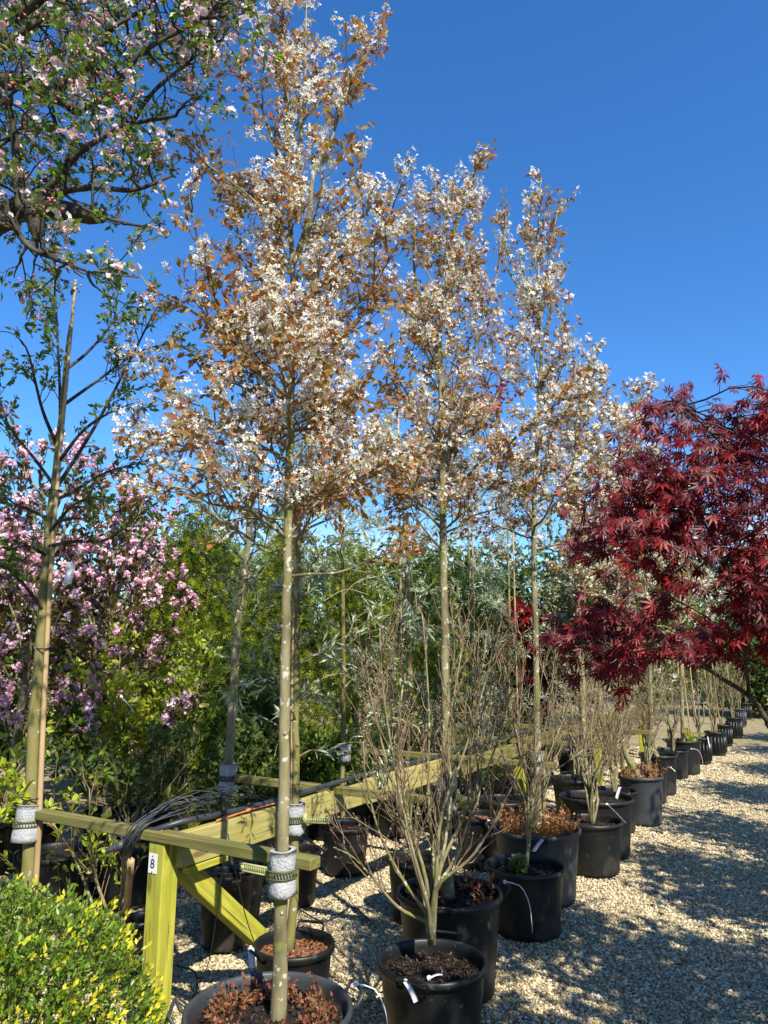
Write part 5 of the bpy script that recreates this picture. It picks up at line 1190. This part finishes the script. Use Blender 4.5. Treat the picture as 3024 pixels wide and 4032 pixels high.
# ================================================================== PINK CHERRIES
def cherry(label, x, y, H, seed, single, spreadr=0.75, lean=0.0, dens=9):
    rng = np.random.default_rng(seed); t = thing('cherry_tree', label, 'tree', (x, y, 0))
    tr = [np.array([x, y, 0.3]), np.array([x + lean * .3, y, 1.0]), np.array([x + lean * .6, y, H * 0.5]), np.array([x + lean, y, H * 0.75]), np.array([x + lean, y, H * 0.97])]; tr[0][2] = 0.0
    trunk_part(t, tr, [0.04, 0.034, 0.026, 0.015, 0.005], M['bark_olive'], 30, 10, knots=6, rng=rng)
    ms = mains_auto(rng, tr, 26, 0.2, 0.95, lambda q: spreadr * 1.5 * (1 - 0.4 * q), (0.4, 0.8), 0.6)
    A = stack(ms, 16); G = Geo(); tubeset(G, A, 0.014, 0.003, 6); G.part(t, 'limbs', M['bark_olive'])
    L2 = sprout(rng, A, dens, (0.1, 0.35), (0.5, 1), 0.3, 5, (0.15, 1), 0.3); G = Geo(); tubeset(G, L2, 0.004, 0.0015, 4); G.part(t, 'twigs', M['twig_brown'], kind='stuff')
    p, d = nodes(rng, L2, 0.07, (0.3, 1)); p2, d2 = nodes(rng, A, 0.12, (0.3, 1)); p = np.concatenate([p, p2]); d = np.concatenate([d, d2])
    w = np.sin(p[:, 0] * 6 + seed) + np.sin(p[:, 2] * 5 + 2) + np.sin(p[:, 1] * 5)
    f = rng.random(len(p)) < 0.45 * (1 + 0.45 * w); fp, fd = spread(rng, p[f], d[f], 1, 0.7, 0.03, 0.2)
    for i in range(3):
        m = np.arange(len(fp)) % 3 == i
        foliage(t, 'blossoms', POM[i], fp[m], frames(fd[m], rng), rng.uniform(0.065, 0.115, m.sum()) * 0.85, M['cherry_petal'], rng, single // 3, 'blossom_cluster')
    lp, ld = spread(rng, p, d, 3, 0.7, 0.012, 0.25); foliage(t, 'leaves', LEAFS, lp, frames(ld, rng, 0.5), rng.uniform(0.6, 1.1, len(lp)) * 0.08, M['cherry_leaf'], rng, single, 'leaf')
cherry('pink double-flowered cherry right of the young crab apple trunk, left of the conifer', -2.15, 5.9, 2.75, 301, 240, 0.72, -0.1)
cherry('pink double-flowered cherry directly behind the young crab apple', -3.0, 6.0, 3.1, 302, 120, 0.8, 0.1)
cherry('pink double-flowered cherry cut by the left edge of the photo', -3.75, 6.4, 3.2, 303, 60, 0.8, 0.0, 7)
cherry('pink cherry farther back, seen through the gap left of the conifer', -2.9, 8.0, 3.2, 304, 0, 0.9, 0.2, 4)

# ================================================================== CONIFERS AND BACKGROUND TREES
def conifer(label, x, y, h, r, seed, mat='thuja_leaf', n=9000, size=0.10, group=None, name='conifer'):
    rng = np.random.default_rng(seed); t = thing(name, label, 'tree', (x, y, 0), group)
    trunk_part(t, [[x, y, 0], [x, y, h * 0.5], [x, y, h * 0.95]], [0.05, 0.035, 0.01], M['bark_olive'], 10, 8)
    # upright plumes over the body
    npl = 90; a0 = rng.uniform(0, 6.283, npl); z0 = rng.uniform(0.05, 0.97, npl) ** 0.9; rr = r * np.clip(1.25 * (1 - z0 ** 1.6), 0.05, 1) ** 0.7
    pc = np.stack([x + rr * np.cos(a0) * 0.9, y + rr * np.sin(a0) * 0.9, 0.08 + z0 * h], -1); own = rng.integers(0, npl, n)
    p = pc[own] + rng.normal(size=(n, 3)) * np.array([0.075, 0.075, 0.17]) * (r / 0.5)
    m = rng.random(n) < 0.25; p[m] = np.stack([x + (p[m, 0] - x) * 0.6, y + (p[m, 1] - y) * 0.6, p[m, 2]], -1)
    o = norm(np.stack([p[:, 0] - x, p[:, 1] - y, np.zeros(n)], -1)); d = norm(o * 0.55 + np.array([0, 0, 0.75]) + rng.normal(size=(n, 3)) * 0.4)
    val = np.clip(rng.random(npl)[own] * 0.7 + rng.random(n) * 0.3, 0, 0.999)
    foliage(t, 'sprays', SPRAY, p, frames(d, rng, roll=0.6, nrm=o * 0.5), rng.uniform(0.5, 1.1, n) * size, M[mat], rng, rnd=val)
conifer('bright green feathery conifer between the pink cherry and the leaning trunk', -1.8, 7.0, 2.75, 0.6, 401, n=9500, size=0.12)
conifer('darker conifer directly behind the leaning trunk', -1.1, 7.8, 2.6, 0.6, 402, n=5500, size=0.12)
conifer('golden-tipped conifer seen between nearest trunk and middle silver pears', -0.35, 8.9, 2.7, 0.62, 403, n=5500, size=0.12)
conifer('golden-green conifer seen right of the middle silver pears', 0.55, 9.6, 2.6, 0.6, 404, n=5000, size=0.12)
conifer('shaded dark conifer at the right foot of the bright green one', -1.2, 6.7, 1.3, 0.4, 405, mat='dark_conifer', n=5000, size=0.11)
conifer('dark conifer far back behind the second blossoming trunk', 1.4, 11.5, 2.6, 0.8, 406, mat='dark_conifer', n=3000, size=0.2)

def bush(name, label, cat, x, y, h, r, seed, mat, n, size, T=LEAF2, trunk=0.05, z0=0.25, bark='bark_olive', flower=None, nf=0, limbs=14, group=None):
    """a leafy crown on branching limbs: clumps spread through the volume"""
    rng = np.random.default_rng(seed); t = thing(name, label, cat, (x, y, 0), group)
    tr = [[x, y, 0], [x + rng.normal() * .03, y, h * 0.4], [x, y, h * 0.85]]; trunk_part(t, tr, [trunk, trunk * 0.7, 0.008], M[bark], 12, 8)
    q = 46; u = norm(rng.normal(size=(q, 3))) * (rng.random((q, 1)) ** 0.4); c = np.array([x, y, h * (1 + z0) / 2]) + u * np.array([r, r, h * (1 - z0) / 2])
    G = Geo(); P = []
    for e in c:
        s = np.linspace(0, 1, 6)[:, None]; b = np.array([x, y, h * z0 + max(0, (e[2] - h * z0)) * 0.35]); P.append(b * (1 - s) + e * s + np.sin(s * np.pi) * rng.normal(size=3) * 0.05)
    tubeset(G, np.stack(P), trunk * 0.3, 0.003, 4); G.part(t, 'limbs', M[bark])
    own = rng.integers(0, q, n); p = c[own] + rng.normal(size=(n, 3)) * r * np.array([0.22, 0.22, 0.2])
    d = norm(rng.normal(size=(n, 3)) + np.array([0, 0, 0.4])); val = np.clip(rng.random(q)[own] * 0.6 + rng.random(n) * 0.4, 0, 0.999)
    foliage(t, 'leaves', T, p, frames(d, rng, 0.8), rng.uniform(0.6, 1.2, n) * size, M[mat], rng, rnd=val)
    if flower:
        own = rng.integers(0, q, nf); p = c[own] + rng.normal(size=(nf, 3)) * r * 0.24; foliage(t, 'blossoms', flower[1], p, frames(rng.normal(size=(nf, 3)), rng), rng.uniform(0.6, 1.2, nf) * flower[2], M[flower[0]], rng)
    return t
TUFT = merge([place(LEAFD, rot_rand(np.random.default_rng(i), (0, 0, 1)), 0.8, (0.3 * math.sin(i * 2), 0.3 * math.cos(i * 2), 0.1 * i)) for i in range(4)])
far = [(-7.5, 10, 3.4, 1.1, 'green_leaf', None), (-5.6, 11, 3.7, 1.2, 'cherry_leaf', 'cherry_petal'), (-4.2, 12.5, 3.6, 1.2, 'olive_leaf', 'amel_petal'), (-3.0, 13.5, 3.9, 1.2, 'green_leaf', None), (-1.9, 12.5, 3.8, 1.1, 'olive_leaf', 'amel_petal'),
       (-0.7, 13.5, 3.9, 1.2, 'olive_leaf', 'amel_petal'), (0.6, 12.5, 3.5, 1.1, 'green_leaf', None), (1.6, 13.8, 4.1, 1.2, 'olive_leaf', 'amel_petal'), (2.7, 13.0, 3.8, 1.1, 'green_leaf', None), (3.3, 11.2, 3.6, 0.9, 'olive_leaf', 'amel_petal'), (3.9, 14.5, 4.2, 1.3, 'green_leaf', 'amel_petal'),
       (5.2, 15.5, 4.0, 1.2, 'olive_leaf', 'amel_petal'), (2.3, 11.6, 2.5, 0.4, 'maple_leaf', None), (6.4, 17.5, 4.2, 1.3, 'green_leaf', 'amel_petal'), (4.4, 12.2, 3.4, 0.8, 'olive_leaf', None)]
names = ['green tree far at the left edge', 'far pink cherry behind the left cherries', 'pale tree far behind the pink cherries', 'green tree far behind the bright conifer', 'white-speckled tree far behind the leaning trunk', 'silvery white tree far behind the nearest trunk', 'plain green tree far behind the middle pears', 'white-speckled tree far behind the second blossoming tree', 'plain green tree far behind the pale canes', 'white-speckled tree behind the lichen-pale trunk', 'green and white tree far behind the fourth blossoming tree', 'pale tree far behind the maple', 'small dark red maple far behind the lichen-pale trunk', 'pale green tree at the far end of the row', 'olive tree behind the fifth blossoming tree']
for i, (x, y, h, r, mt_, fl) in enumerate(far):
    bush('background_tree', names[i], 'tree', x, y, h, r, 500 + i, mt_, 1800, 0.145, TUFT if mt_ != 'maple_leaf' else MAPLE, 0.06, 0.22, flower=(fl, RACL[0] if fl != 'cherry_petal' else POM[0], 0.12) if fl else None, nf=300, group=None)
# clipped evergreen hedge closing the path at the far right
rngh = np.random.default_rng(77)
for i, (x, y, w, h) in enumerate([(11.8, 19.5, 1.7, 2.3), (14.2, 20.8, 1.8, 2.5), (16.8, 22, 1.8, 2.4), (9.8, 20.5, 1.2, 2.0), (12.5, 26, 2.2, 6.0), (16.0, 28, 2.4, 6.4), (9.6, 25, 1.9, 5.4)]):
    bush('evergreen_shrub', ['rounded dark evergreen at the far end of the path', 'dark evergreen right of the rounded one at the path end', 'dark evergreen beyond the right edge of the path end', 'low evergreen behind the last ribbed pots', 'tall dark evergreen standing behind the path-end shrubs', 'tallest dark evergreen beyond the right edge', 'tall evergreen far behind the last pots'][i], 'shrub', x, y, h, w, 600 + i, 'dark_conifer' if i != 3 else 'green_leaf', 2400, 0.2, TUFT, 0.08, 0.05)

# ================================================================== BARE SHRUBS
def SB(key, stems):
    y_ = row[key][1]; return [px(a, y_, (0, (-1) ** i * 0.22 * ((i * 37) % 10) / 10)) for i, a in enumerate(stems)]
b0 = soil_at('A', 0, 0, -0.06); b0[0] = at(932, 2060, b0[1])[0]
sA = SB('A', [[(930, 2040), (925, 1960), (905, 1880), (870, 1740), (836, 1551), (825, 1460), (821, 1362)], [(930, 2040), (915, 1930), (890, 1850), (850, 1700), (800, 1500), (790, 1375)], [(932, 2040), (930, 1950), (935, 1850), (925, 1700), (927, 1551), (919, 1406), (912, 1326)],
              [(934, 2040), (936, 1940), (960, 1830), (975, 1700), (967, 1588), (996, 1406), (990, 1333)], [(936, 2040), (940, 1930), (985, 1850), (1030, 1720), (1075, 1600), (1100, 1500)], [(930, 2040), (924, 1980), (870, 1900), (820, 1800), (790, 1680), (785, 1600)],
              [(930, 2030), (925, 1995), (860, 1960), (800, 1890), (760, 1850), (720, 1830)], [(934, 2030), (942, 1920), (1010, 1860), (1060, 1790), (1130, 1650)], [(934, 2040), (940, 1900), (950, 1750), (1000, 1600), (1040, 1450), (1050, 1380)], [(930, 2040), (920, 1900), (880, 1760), (860, 1600), (870, 1480)],
              [(934, 2040), (950, 1880), (1010, 1740), (1020, 1600), (1070, 1480)]])
sA += [s + np.array([0, o, 0]) * np.linspace(0, 1, len(s))[:, None] for s, o in ((sA[0], -0.3), (sA[3], 0.35), (sA[8], -0.25))]
multistem('bare_shrub', 'leafless many-stemmed shrub with pale twigs in the nearest bottom-centre pot', b0, sA, 701, single=0, r0=0.0115, dens=10)
rng = np.random.default_rng(702)
def bshrub(key, label, n, h, sp, seed, leaf=None, cat='shrub', r0=0.012, dens=7.5, **kw):
    b = soil_at(key, 0, 0, -0.06); rg = np.random.default_rng(seed)
    return multistem('bare_shrub' if not leaf else 'leafy_shrub', label, b, vase(rg, b, n, h, sp), seed, r0=r0, dens=dens, leaf=leaf, **kw)
bc = soil_at('C', 0, 0, -0.06); sC = SB('C', [[(1140, 1835), (1142, 1740), (1135, 1650), (1110, 1560), (1095, 1460), (1080, 1400)], [(1142, 1835), (1150, 1740), (1155, 1640), (1160, 1540), (1175, 1430)], [(1142, 1835), (1150, 1720), (1190, 1620), (1230, 1520), (1250, 1440)], [(1140, 1835), (1130, 1720), (1080, 1640), (1040, 1600)], [(1142, 1835), (1160, 1700), (1220, 1650), (1260, 1620)], [(1140, 1835), (1140, 1700), (1120, 1600), (1130, 1450), (1125, 1370)], [(1142, 1835), (1148, 1700), (1180, 1560), (1200, 1430), (1195, 1370)]])
sC = [np.concatenate([[bc], s]) for s in sC]
multistem('bare_shrub', 'leafless twin-stemmed shrub in the pot with the tiny green sprig', bc, sC, 703, r0=0.0105, dens=14)
bshrub('F', 'leafless shrub in the pot with the hanging white strip', 11, 1.35, 0.38, 704)
bshrub('F2', 'leafless shrub in the narrow pot squeezed between wide ones', 10, 1.3, 0.36, 705)
bshrub('H', 'leafless shrub just behind the dusty grey sunlit pot', 10, 1.3, 0.36, 706)
bshrub('J', 'leafless shrub in the pot with the looping zip tie', 9, 1.3, 0.34, 707)
for i, k in enumerate('LMNOPQ'):
    bshrub(k, 'slim leafless shrub in the ' + ['first', 'second', 'third', 'fourth', 'fifth', 'last'][i] + ' ribbed pot', 8, 1.3, 0.28, 710 + i, dens=6, buds=False)
for i, (k, dx) in enumerate([('M', 0.0), ('M', 0.08), ('K', 0.1), ('K', 0.17), ('N', 0.0), ('O', 0.05), ('L', 0.02)]):
    b = soil_at(k, dx - 0.04, 0, -0.05); t_ = thing('bamboo_stake', ['left cane in the second ribbed pot', 'right cane in the second ribbed pot', 'left cane in the last smooth black pot', 'right cane in the last smooth black pot', 'cane in the third ribbed pot', 'cane in the fourth ribbed pot', 'cane in the first ribbed pot'][i], 'stake', b)
    G = Geo(); tube(G, [b, b + [-0.03, 0.02, 0.7], b + [-0.05, 0.0, 1.45]], 0.011, 6, n=8); G.part(t_, 'cane', M['cane'])
# more bare shrubs between the row and the frames
for i, (x, y) in enumerate([(0.75, 6.4), (1.6, 7.6), (2.3, 8.9), (3.2, 10.0), (1.2, 8.4), (0.2, 6.6)]):
    rg = np.random.default_rng(730 + i); b = np.array([x, y, 0.05])
    multistem('bare_shrub', 'leafless shrub ' + ['behind the lichen-pale trunk', 'behind the third bare shrub', 'behind the dusty grey pot', 'behind the last smooth pots', 'among the far pears', 'beyond the second post'][i], b, vase(rg, b, 9, 1.7, 0.55), 730 + i, r0=0.012, dens=6, buds=False, twig='twig_brown')

for i, (a, b) in enumerate(more):
    if i in (0, 1, 3, 4, 5, 7): bush('leafy_shrub', 'small dark-leaved shrub in a shaded pot ' + lab3[i], 'shrub', a, b, 0.85 + 0.1 * (i % 3), 0.3, 1400 + i, 'green_leaf' if i % 2 else 'crab_leaf', 900, 0.075, TUFT, 0.015, 0.35)
# ================================================================== LIME-LEAVED SHRUBS
rg = np.random.default_rng(801); b = np.array([LS[0], LS[1], LS[2] - 0.06])
multistem('leafy_shrub', 'loose shrub with fresh lime-green leaves on thin stems behind the nearest rail', b, vase(rg, b, 12, 1.35, 0.75), 801, r0=0.010, dens=12, leaf='lime_leaf', single=290, leafs=0.062, buds=False, k=3, sp=0.045)
rg = np.random.default_rng(802); b = np.array([-1.35, 3.95, 0.12])
lowst = [np.array([b, b + [-.1, 0, .12], b + [-.3, -.05, .28], b + [-.55, -.1, .42]]), np.array([b, b + [-.12, .05, .15], b + [-.3, .1, .45], b + [-.5, .1, .7]]), np.array([b, b + [.02, 0, .2], b + [.02, 0, .45], b + [0.03, 0, .62]]), np.array([b, b + [-.06, 0, .2], b + [-.16, 0, .45], b + [-.2, 0, .8]])]
multistem('leafy_shrub', 'low spreading lime-leaved branches between box hedge and nearest rail', b, lowst, 802, r0=0.014, dens=13, leaf='lime_leaf', single=120, leafs=0.05, buds=False)
rg = np.random.default_rng(803); b = np.array([-2.35, 4.0, 0.1])
multistem('leafy_shrub', 'lime-leaved shrub at the left edge of the photo beside the young crab apple', b, vase(rg, b, 8, 1.2, 0.55), 803, r0=0.01, dens=11, leaf='lime_leaf', single=60, leafs=0.06, buds=False, k=3, sp=0.05)
rg = np.random.default_rng(804); b = np.array([-1.75, 5.2, 0.3])
multistem('leafy_shrub', 'bronze-tipped green shrub in front of the conifer foot', b, vase(rg, b, 8, 0.8, 0.5), 804, r0=0.01, dens=10, leaf='green_leaf', single=0, leafs=0.065, buds=False, k=3, sp=0.05)

# ================================================================== BOX BALL
rng = np.random.default_rng(901); bc_ = np.array([-1.21, 2.38, 0.16]); RX = np.array([0.545, 0.50, 0.69])
bx = thing('box_bush', 'clipped rounded box bush with glossy leaves and yellow young shoots, bottom left', 'shrub', (bc_[0], bc_[1], 0))
N = 5600; u = norm(rng.normal(size=(N, 3)) + np.array([0.15, -0.3, 0.3])); u = u[u[:, 2] > -0.35]
bump_ = 1 + 0.035 * np.sin(u[:, 0] * 9 + 2) * np.sin(u[:, 2] * 8) + 0.03 * np.sin(u[:, 1] * 11 + 1) + rng.normal(size=len(u)) * 0.032
ep = 1 / (np.abs(u) ** 2.4).sum(1, keepdims=True) ** (1 / 2.4)
S = bc_ + u * ep * RX * bump_[:, None]; nrm_ = norm(u / RX)
dirs = norm(nrm_ + np.array([0, 0, 0.45]) + rng.normal(size=S.shape) * 0.32); ln = rng.uniform(0.035, 0.085, len(S)); base_ = S - dirs * ln[:, None]
G = Geo(); s4 = np.linspace(0, 1, 3)[None, :, None]; tubeset(G, base_[:, None] + dirs[:, None] * s4 * ln[:, None, None], 0.0011, 0.0007, 3)
inner = bc_ + norm(rng.normal(size=(260, 3))) * RX * 0.86; inner[:, 2] = np.abs(inner[:, 2] - 0.05) + 0.05
s6 = np.linspace(0, 1, 6)[None, :, None]; c0 = np.array([bc_[0], bc_[1], 0.02]); tubeset(G, c0 * (1 - s6) + inner[:, None] * s6, 0.007, 0.002, 4); G.part(bx, 'stems', M['twig_brown'], kind='stuff')
k = 9; t = np.tile(np.linspace(0.15, 1.0, k), len(S)); own = np.repeat(np.arange(len(S)), k)
p = base_[own] + dirs[own] * (ln[own] * t)[:, None]; r = rng.normal(size=p.shape); r = norm(r - (r * dirs[own]).sum(1, keepdims=True) * dirs[own])
d = norm(r * (0.95 - 0.5 * t[:, None]) + dirs[own] * (0.45 + 0.6 * t[:, None])); s = rng.uniform(0.7, 1.15, len(p)) * 0.020
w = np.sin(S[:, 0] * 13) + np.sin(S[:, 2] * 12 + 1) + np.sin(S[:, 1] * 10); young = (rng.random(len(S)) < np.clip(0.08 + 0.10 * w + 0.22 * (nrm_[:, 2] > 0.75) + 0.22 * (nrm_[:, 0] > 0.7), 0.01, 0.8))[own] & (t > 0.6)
p[young] += dirs[own][young] * 0.014
foliage(bx, 'leaves', BOXL, p[~young], frames(d[~young], rng, nrm=dirs[own][~young] * 0.8, roll=0.5), s[~young], M['box_leaf'], rng, 300, 'leaf')
foliage(bx, 'young_leaves', BOXL, p[young], frames(d[young], rng, nrm=dirs[own][young] * 0.8, roll=0.5), s[young] * 1.02, M['box_shoot'], rng, 150, 'young_leaf')
ni = 6000; u = norm(rng.normal(size=(ni, 3))) * rng.uniform(0.72, 0.93, (ni, 1)); p = bc_ + u * RX * 1.0; p = p[p[:, 2] > 0.03]
foliage(bx, 'inner_leaves', LEAF2, p, frames(rng.normal(size=p.shape), rng), rng.uniform(0.02, 0.034, len(p)), M['box_leaf'], rng)

# ================================================================== WEEDS AND SMALL THINGS
def weeds(name, label, key, n, mat, h, seed, leafs, rr=0.8, loc=None, rr0=0.12):
    rng = np.random.default_rng(seed); x, y, r, hh = row[key]; t = thing(name, label, 'seedlings', (x, y, hh - 0.05)); 
    q = rr0 + (r * rr - rr0) * rng.random(n) ** 0.6; a = rng.random(n) * 6.283; 
    if loc: a = rng.normal(loc[0], loc[1], n)
    b = np.stack([x + q * np.cos(a), y + q * np.sin(a), np.full(n, hh - 0.055)], -1); H = rng.uniform(0.4, 1.1, n) * h
    d = norm(rng.normal(size=(n, 3)) * 0.35 + np.array([0, 0, 1])); s = np.linspace(0, 1, 5)[None, :, None]
    P = b[:, None] + d[:, None] * s * H[:, None, None] + rng.normal(size=(n, 1, 3)) * 0.02 * s * s
    G = Geo(); tubeset(G, P, 0.0013, 0.0007, 3); G.part(t, 'stems', M['twig_brown'], kind='stuff')
    p, dd = nodes(rng, P, 0.02, (0.1, 1)); lp, ld = spread(rng, p, dd, 2, 0.7, 0.004, 0)
    foliage(t, 'leaves', LEAF, lp, frames(ld, rng, 0.8), rng.uniform(0.6, 1.2, len(lp)) * leafs, M[mat], rng, 150 if key == 'T1' else 0, 'leaf')
weeds('seedlings', 'reddish-brown leafy seedlings carpeting the big foreground pot', 'T1', 230, 'weed_leaf', 0.055, 1001, 0.02, 0.74)
weeds('seedlings', 'orange-brown dry seedlings filling the wide grey pot', 'D', 230, 'weed_orange', 0.16, 1002, 0.022)
weeds('seedlings', 'few reddish seedlings beside the trunk in the wide black pot', 'B', 24, 'weed_leaf', 0.15, 1003, 0.028)
weeds('seedlings', 'dry brown seedlings in the dusty grey sunlit pot', 'G', 60, 'weed_orange', 0.18, 1004, 0.025)
weeds('seedlings', 'tiny fresh green sprig beside the twin stems', 'C', 5, 'green_leaf', 0.08, 1005, 0.045, 0.35, (rad(-130), 0.3), 0.05)
weeds('seedlings', 'green weed in front of the canes of the last smooth black pot', 'K', 12, 'lime_leaf', 0.2, 1006, 0.05)
def rim(key, a, up=0.0): x, y, r, h = row[key]; return np.array([x + (r + 0.03) * math.cos(a), y + (r + 0.03) * math.sin(a), h + up])
tag('white label with long drooping tail on the right handle of the big foreground pot', rim('T1', rad(22), 0.02), (1, -0.3, -0.1), 0.03, 0.012, 0.20, 1, strip=False)
tag('white folded label on the left handle of the small bark pot', rim('S1', rad(215), 0.02), (0.3, -0.6, -0.8), 0.06, 0.034, 0.0, 2)
tag('white folded label over the front handle of the nearest black pot', rim('A', rad(-112), 0.012) + [-0.02, 0, 0], (0.5, -0.35, -0.5), 0.06, 0.045, 0.0, 3)
tag('white label strip standing inside the front rim of the nearest black pot', rim('A', rad(-98), 0.01) + [0.01, 0.05, 0], (0.6, 0.1, 0.35), 0.06, 0.035, 0.0, 4)
tag('white zip tail drooping from the right handle of the wide black tree pot', rim('B', rad(12), 0.02), (1, -0.4, 0.1), 0.03, 0.012, 0.22, 5, strip=False)
tag('white label wrapped on the front handle of the wide grey pot', rim('D', rad(-96), -0.01), (-0.8, -0.4, -0.5), 0.08, 0.045, 0.0, 6)
tag('white label lying over the left rim of the wide grey pot', rim('D', rad(165), 0.02), (0.9, 0.1, 0.1), 0.06, 0.03, 0.0, 7)
tag('white zip tail on the left rim of the third bare shrub pot', rim('F', rad(190), 0.01), (0.8, -0.6, -0.1), 0.03, 0.012, 0.17, 8, strip=False)
tag('white paper strip hanging over the right rim of the third bare shrub pot', rim('F', rad(10), 0.06) + [-0.12, 0, 0.04], (0.8, -0.2, -0.7), 0.17, 0.03, 0.0, 9)
tag('white zip tail looping over the right rim of the black pot up the row', rim('J', rad(-10), 0.01), (0.8, -0.4, 0.2), 0.03, 0.014, 0.22, 10, strip=False)
tag('white label upright in the shaded wide black pot', rim('E', rad(-60), 0.02) + [-0.05, 0.1, 0], (0.3, -0.1, 1), 0.11, 0.035, 0.0, 11)
tag('white label on the right rim of the narrow black pot behind the dusty one', rim('H', rad(-30), 0.01), (0.4, -0.4, -0.2), 0.05, 0.03, 0.0, 12)
tag('white label hanging among the first ribbed pots', rim('L', rad(-80), 0.02), (0.0, -0.3, -1), 0.13, 0.03, 0.0, 13)
tag('white label strip dangling from a twig of the young crab apple', at(155, 1215, Y0 - 0.05), (-0.15, 0, -1), 0.09, 0.04, 0.0, 14)
tag('white label strip dangling from a cherry twig left of the conifer', at(262, 1505, 4.9), (0.8, 0, -0.7), 0.13, 0.05, 0.0, 15)
tag('white label with comb edge hooked on the cane beside the pipe end', at(242, 1808, Y0 - 0.25), (0.8, -0.2, 0.35), 0.06, 0.045, 0.0, 16)
# short sawn stake standing beside the drip lines
b = gnd(268, 2030, 0); t_ = thing('wooden_stake', 'weathered stake standing among the drip lines beside the numbered post', 'stake', b); G = Geo(); tube(G, [b, at(283, 1860, railmid[1] + 0.03)], [0.02, 0.016], 7, n=8); G.part(t_, 'cane', M['cane'])

rng = np.random.default_rng(1500); n_ = 260
fx = rng.uniform(-1.2, 3.4, n_); fy = rng.uniform(2.3, 8.5, n_); fp = np.stack([fx, fy, np.full(n_, 0.012)], -1); D_ = rng.normal(size=(n_, 3)); D_[:, 2] *= 0.15
fl_ = thing('fallen_leaves', 'scattered dry brown leaves lying on the gravel', 'leaves', (0, 4, 0)); fl_['kind'] = 'stuff'
foliage(fl_, 'dry_leaves', LEAF2, fp, frames(D_, rng, 3.0), rng.uniform(0.015, 0.04, n_), M['weed_leaf'], rng)
# ================================================================== TREES ACROSS THE PATH (outside the frame, they dapple the gravel)
def shade(label, x, y, h, r, seed, mat='crab_leaf', n=5200):
    return bush('potted_tree', label, 'tree', x, y, h, r, seed, mat, n, 0.12, TUFT, 0.035, 0.42)
sh = [(1.8, 0.35, 3.4, 0.68, 'maple_leaf'), (2.9, 1.5, 3.4, 0.75, 'crab_leaf'), (3.9, 2.9, 3.4, 0.8, 'cherry_leaf'), (4.7, 4.6, 3.3, 0.8, 'crab_leaf'), (5.8, 6.2, 3.4, 0.85, 'maple_leaf'), (6.9, 8.2, 3.3, 0.8, 'crab_leaf'), (8.0, 10.2, 3.4, 0.85, 'crab_leaf'), (9.2, 12.4, 3.3, 0.85, 'cherry_leaf'), (2.4, -0.7, 3.7, 0.8, 'crab_leaf')]
for i, a in enumerate(sh): shade('potted tree across the path, outside the frame, ' + ['nearest to the camera', 'second up the path', 'third up the path', 'fourth up the path', 'fifth up the path', 'sixth up the path', 'seventh up the path', 'eighth up the path', 'behind the camera to the right'][i], a[0], a[1], a[2], a[3], 1100 + i, a[4], 2100)
bl_ = [(-6.5, -1.0), (-5.0, -5.5), (-0.5, -7.5), (4.0, -6.0), (-8.5, 3.0), (-10, 7.5), (8.5, -1.5)]  # unseen trees all round, added to block low sky light and deepen the shade
for i, (x, y) in enumerate(bl_): bush('background_tree', 'leafy tree added outside the frame to block sky, ' + ['left of the camera', 'behind the camera on the left', 'straight behind the camera', 'behind the camera on the right', 'far left of the young crab apple', 'far left beyond the cherries', 'far right of the camera'][i], 'tree', x, y, 3.8, 1.7, 1200 + i, 'green_leaf', 800, 0.36, TUFT, 0.06, 0.1)
for i, (x, y, h, r) in enumerate([(-4.6, 8.3, 1.7, 0.6), (-3.4, 8.9, 1.4, 0.55), (-5.6, 7.6, 1.9, 0.6), (-2.5, 10.0, 1.8, 0.6), (-6.8, 9.2, 2.2, 0.8), (-4.3, 10.5, 2.0, 0.8)]): bush('leafy_shrub', 'dark green shrub ' + ['beyond the wooden crate at the left', 'just behind the wooden crate', 'near the left edge behind the cherries', 'between crate and bright conifer', 'far back at the left edge', 'far back under the pink cherries'][i], 'shrub', x, y, h, r, 1300 + i, 'crab_leaf', 1200, 0.14, TUFT, 0.03, 0.1)
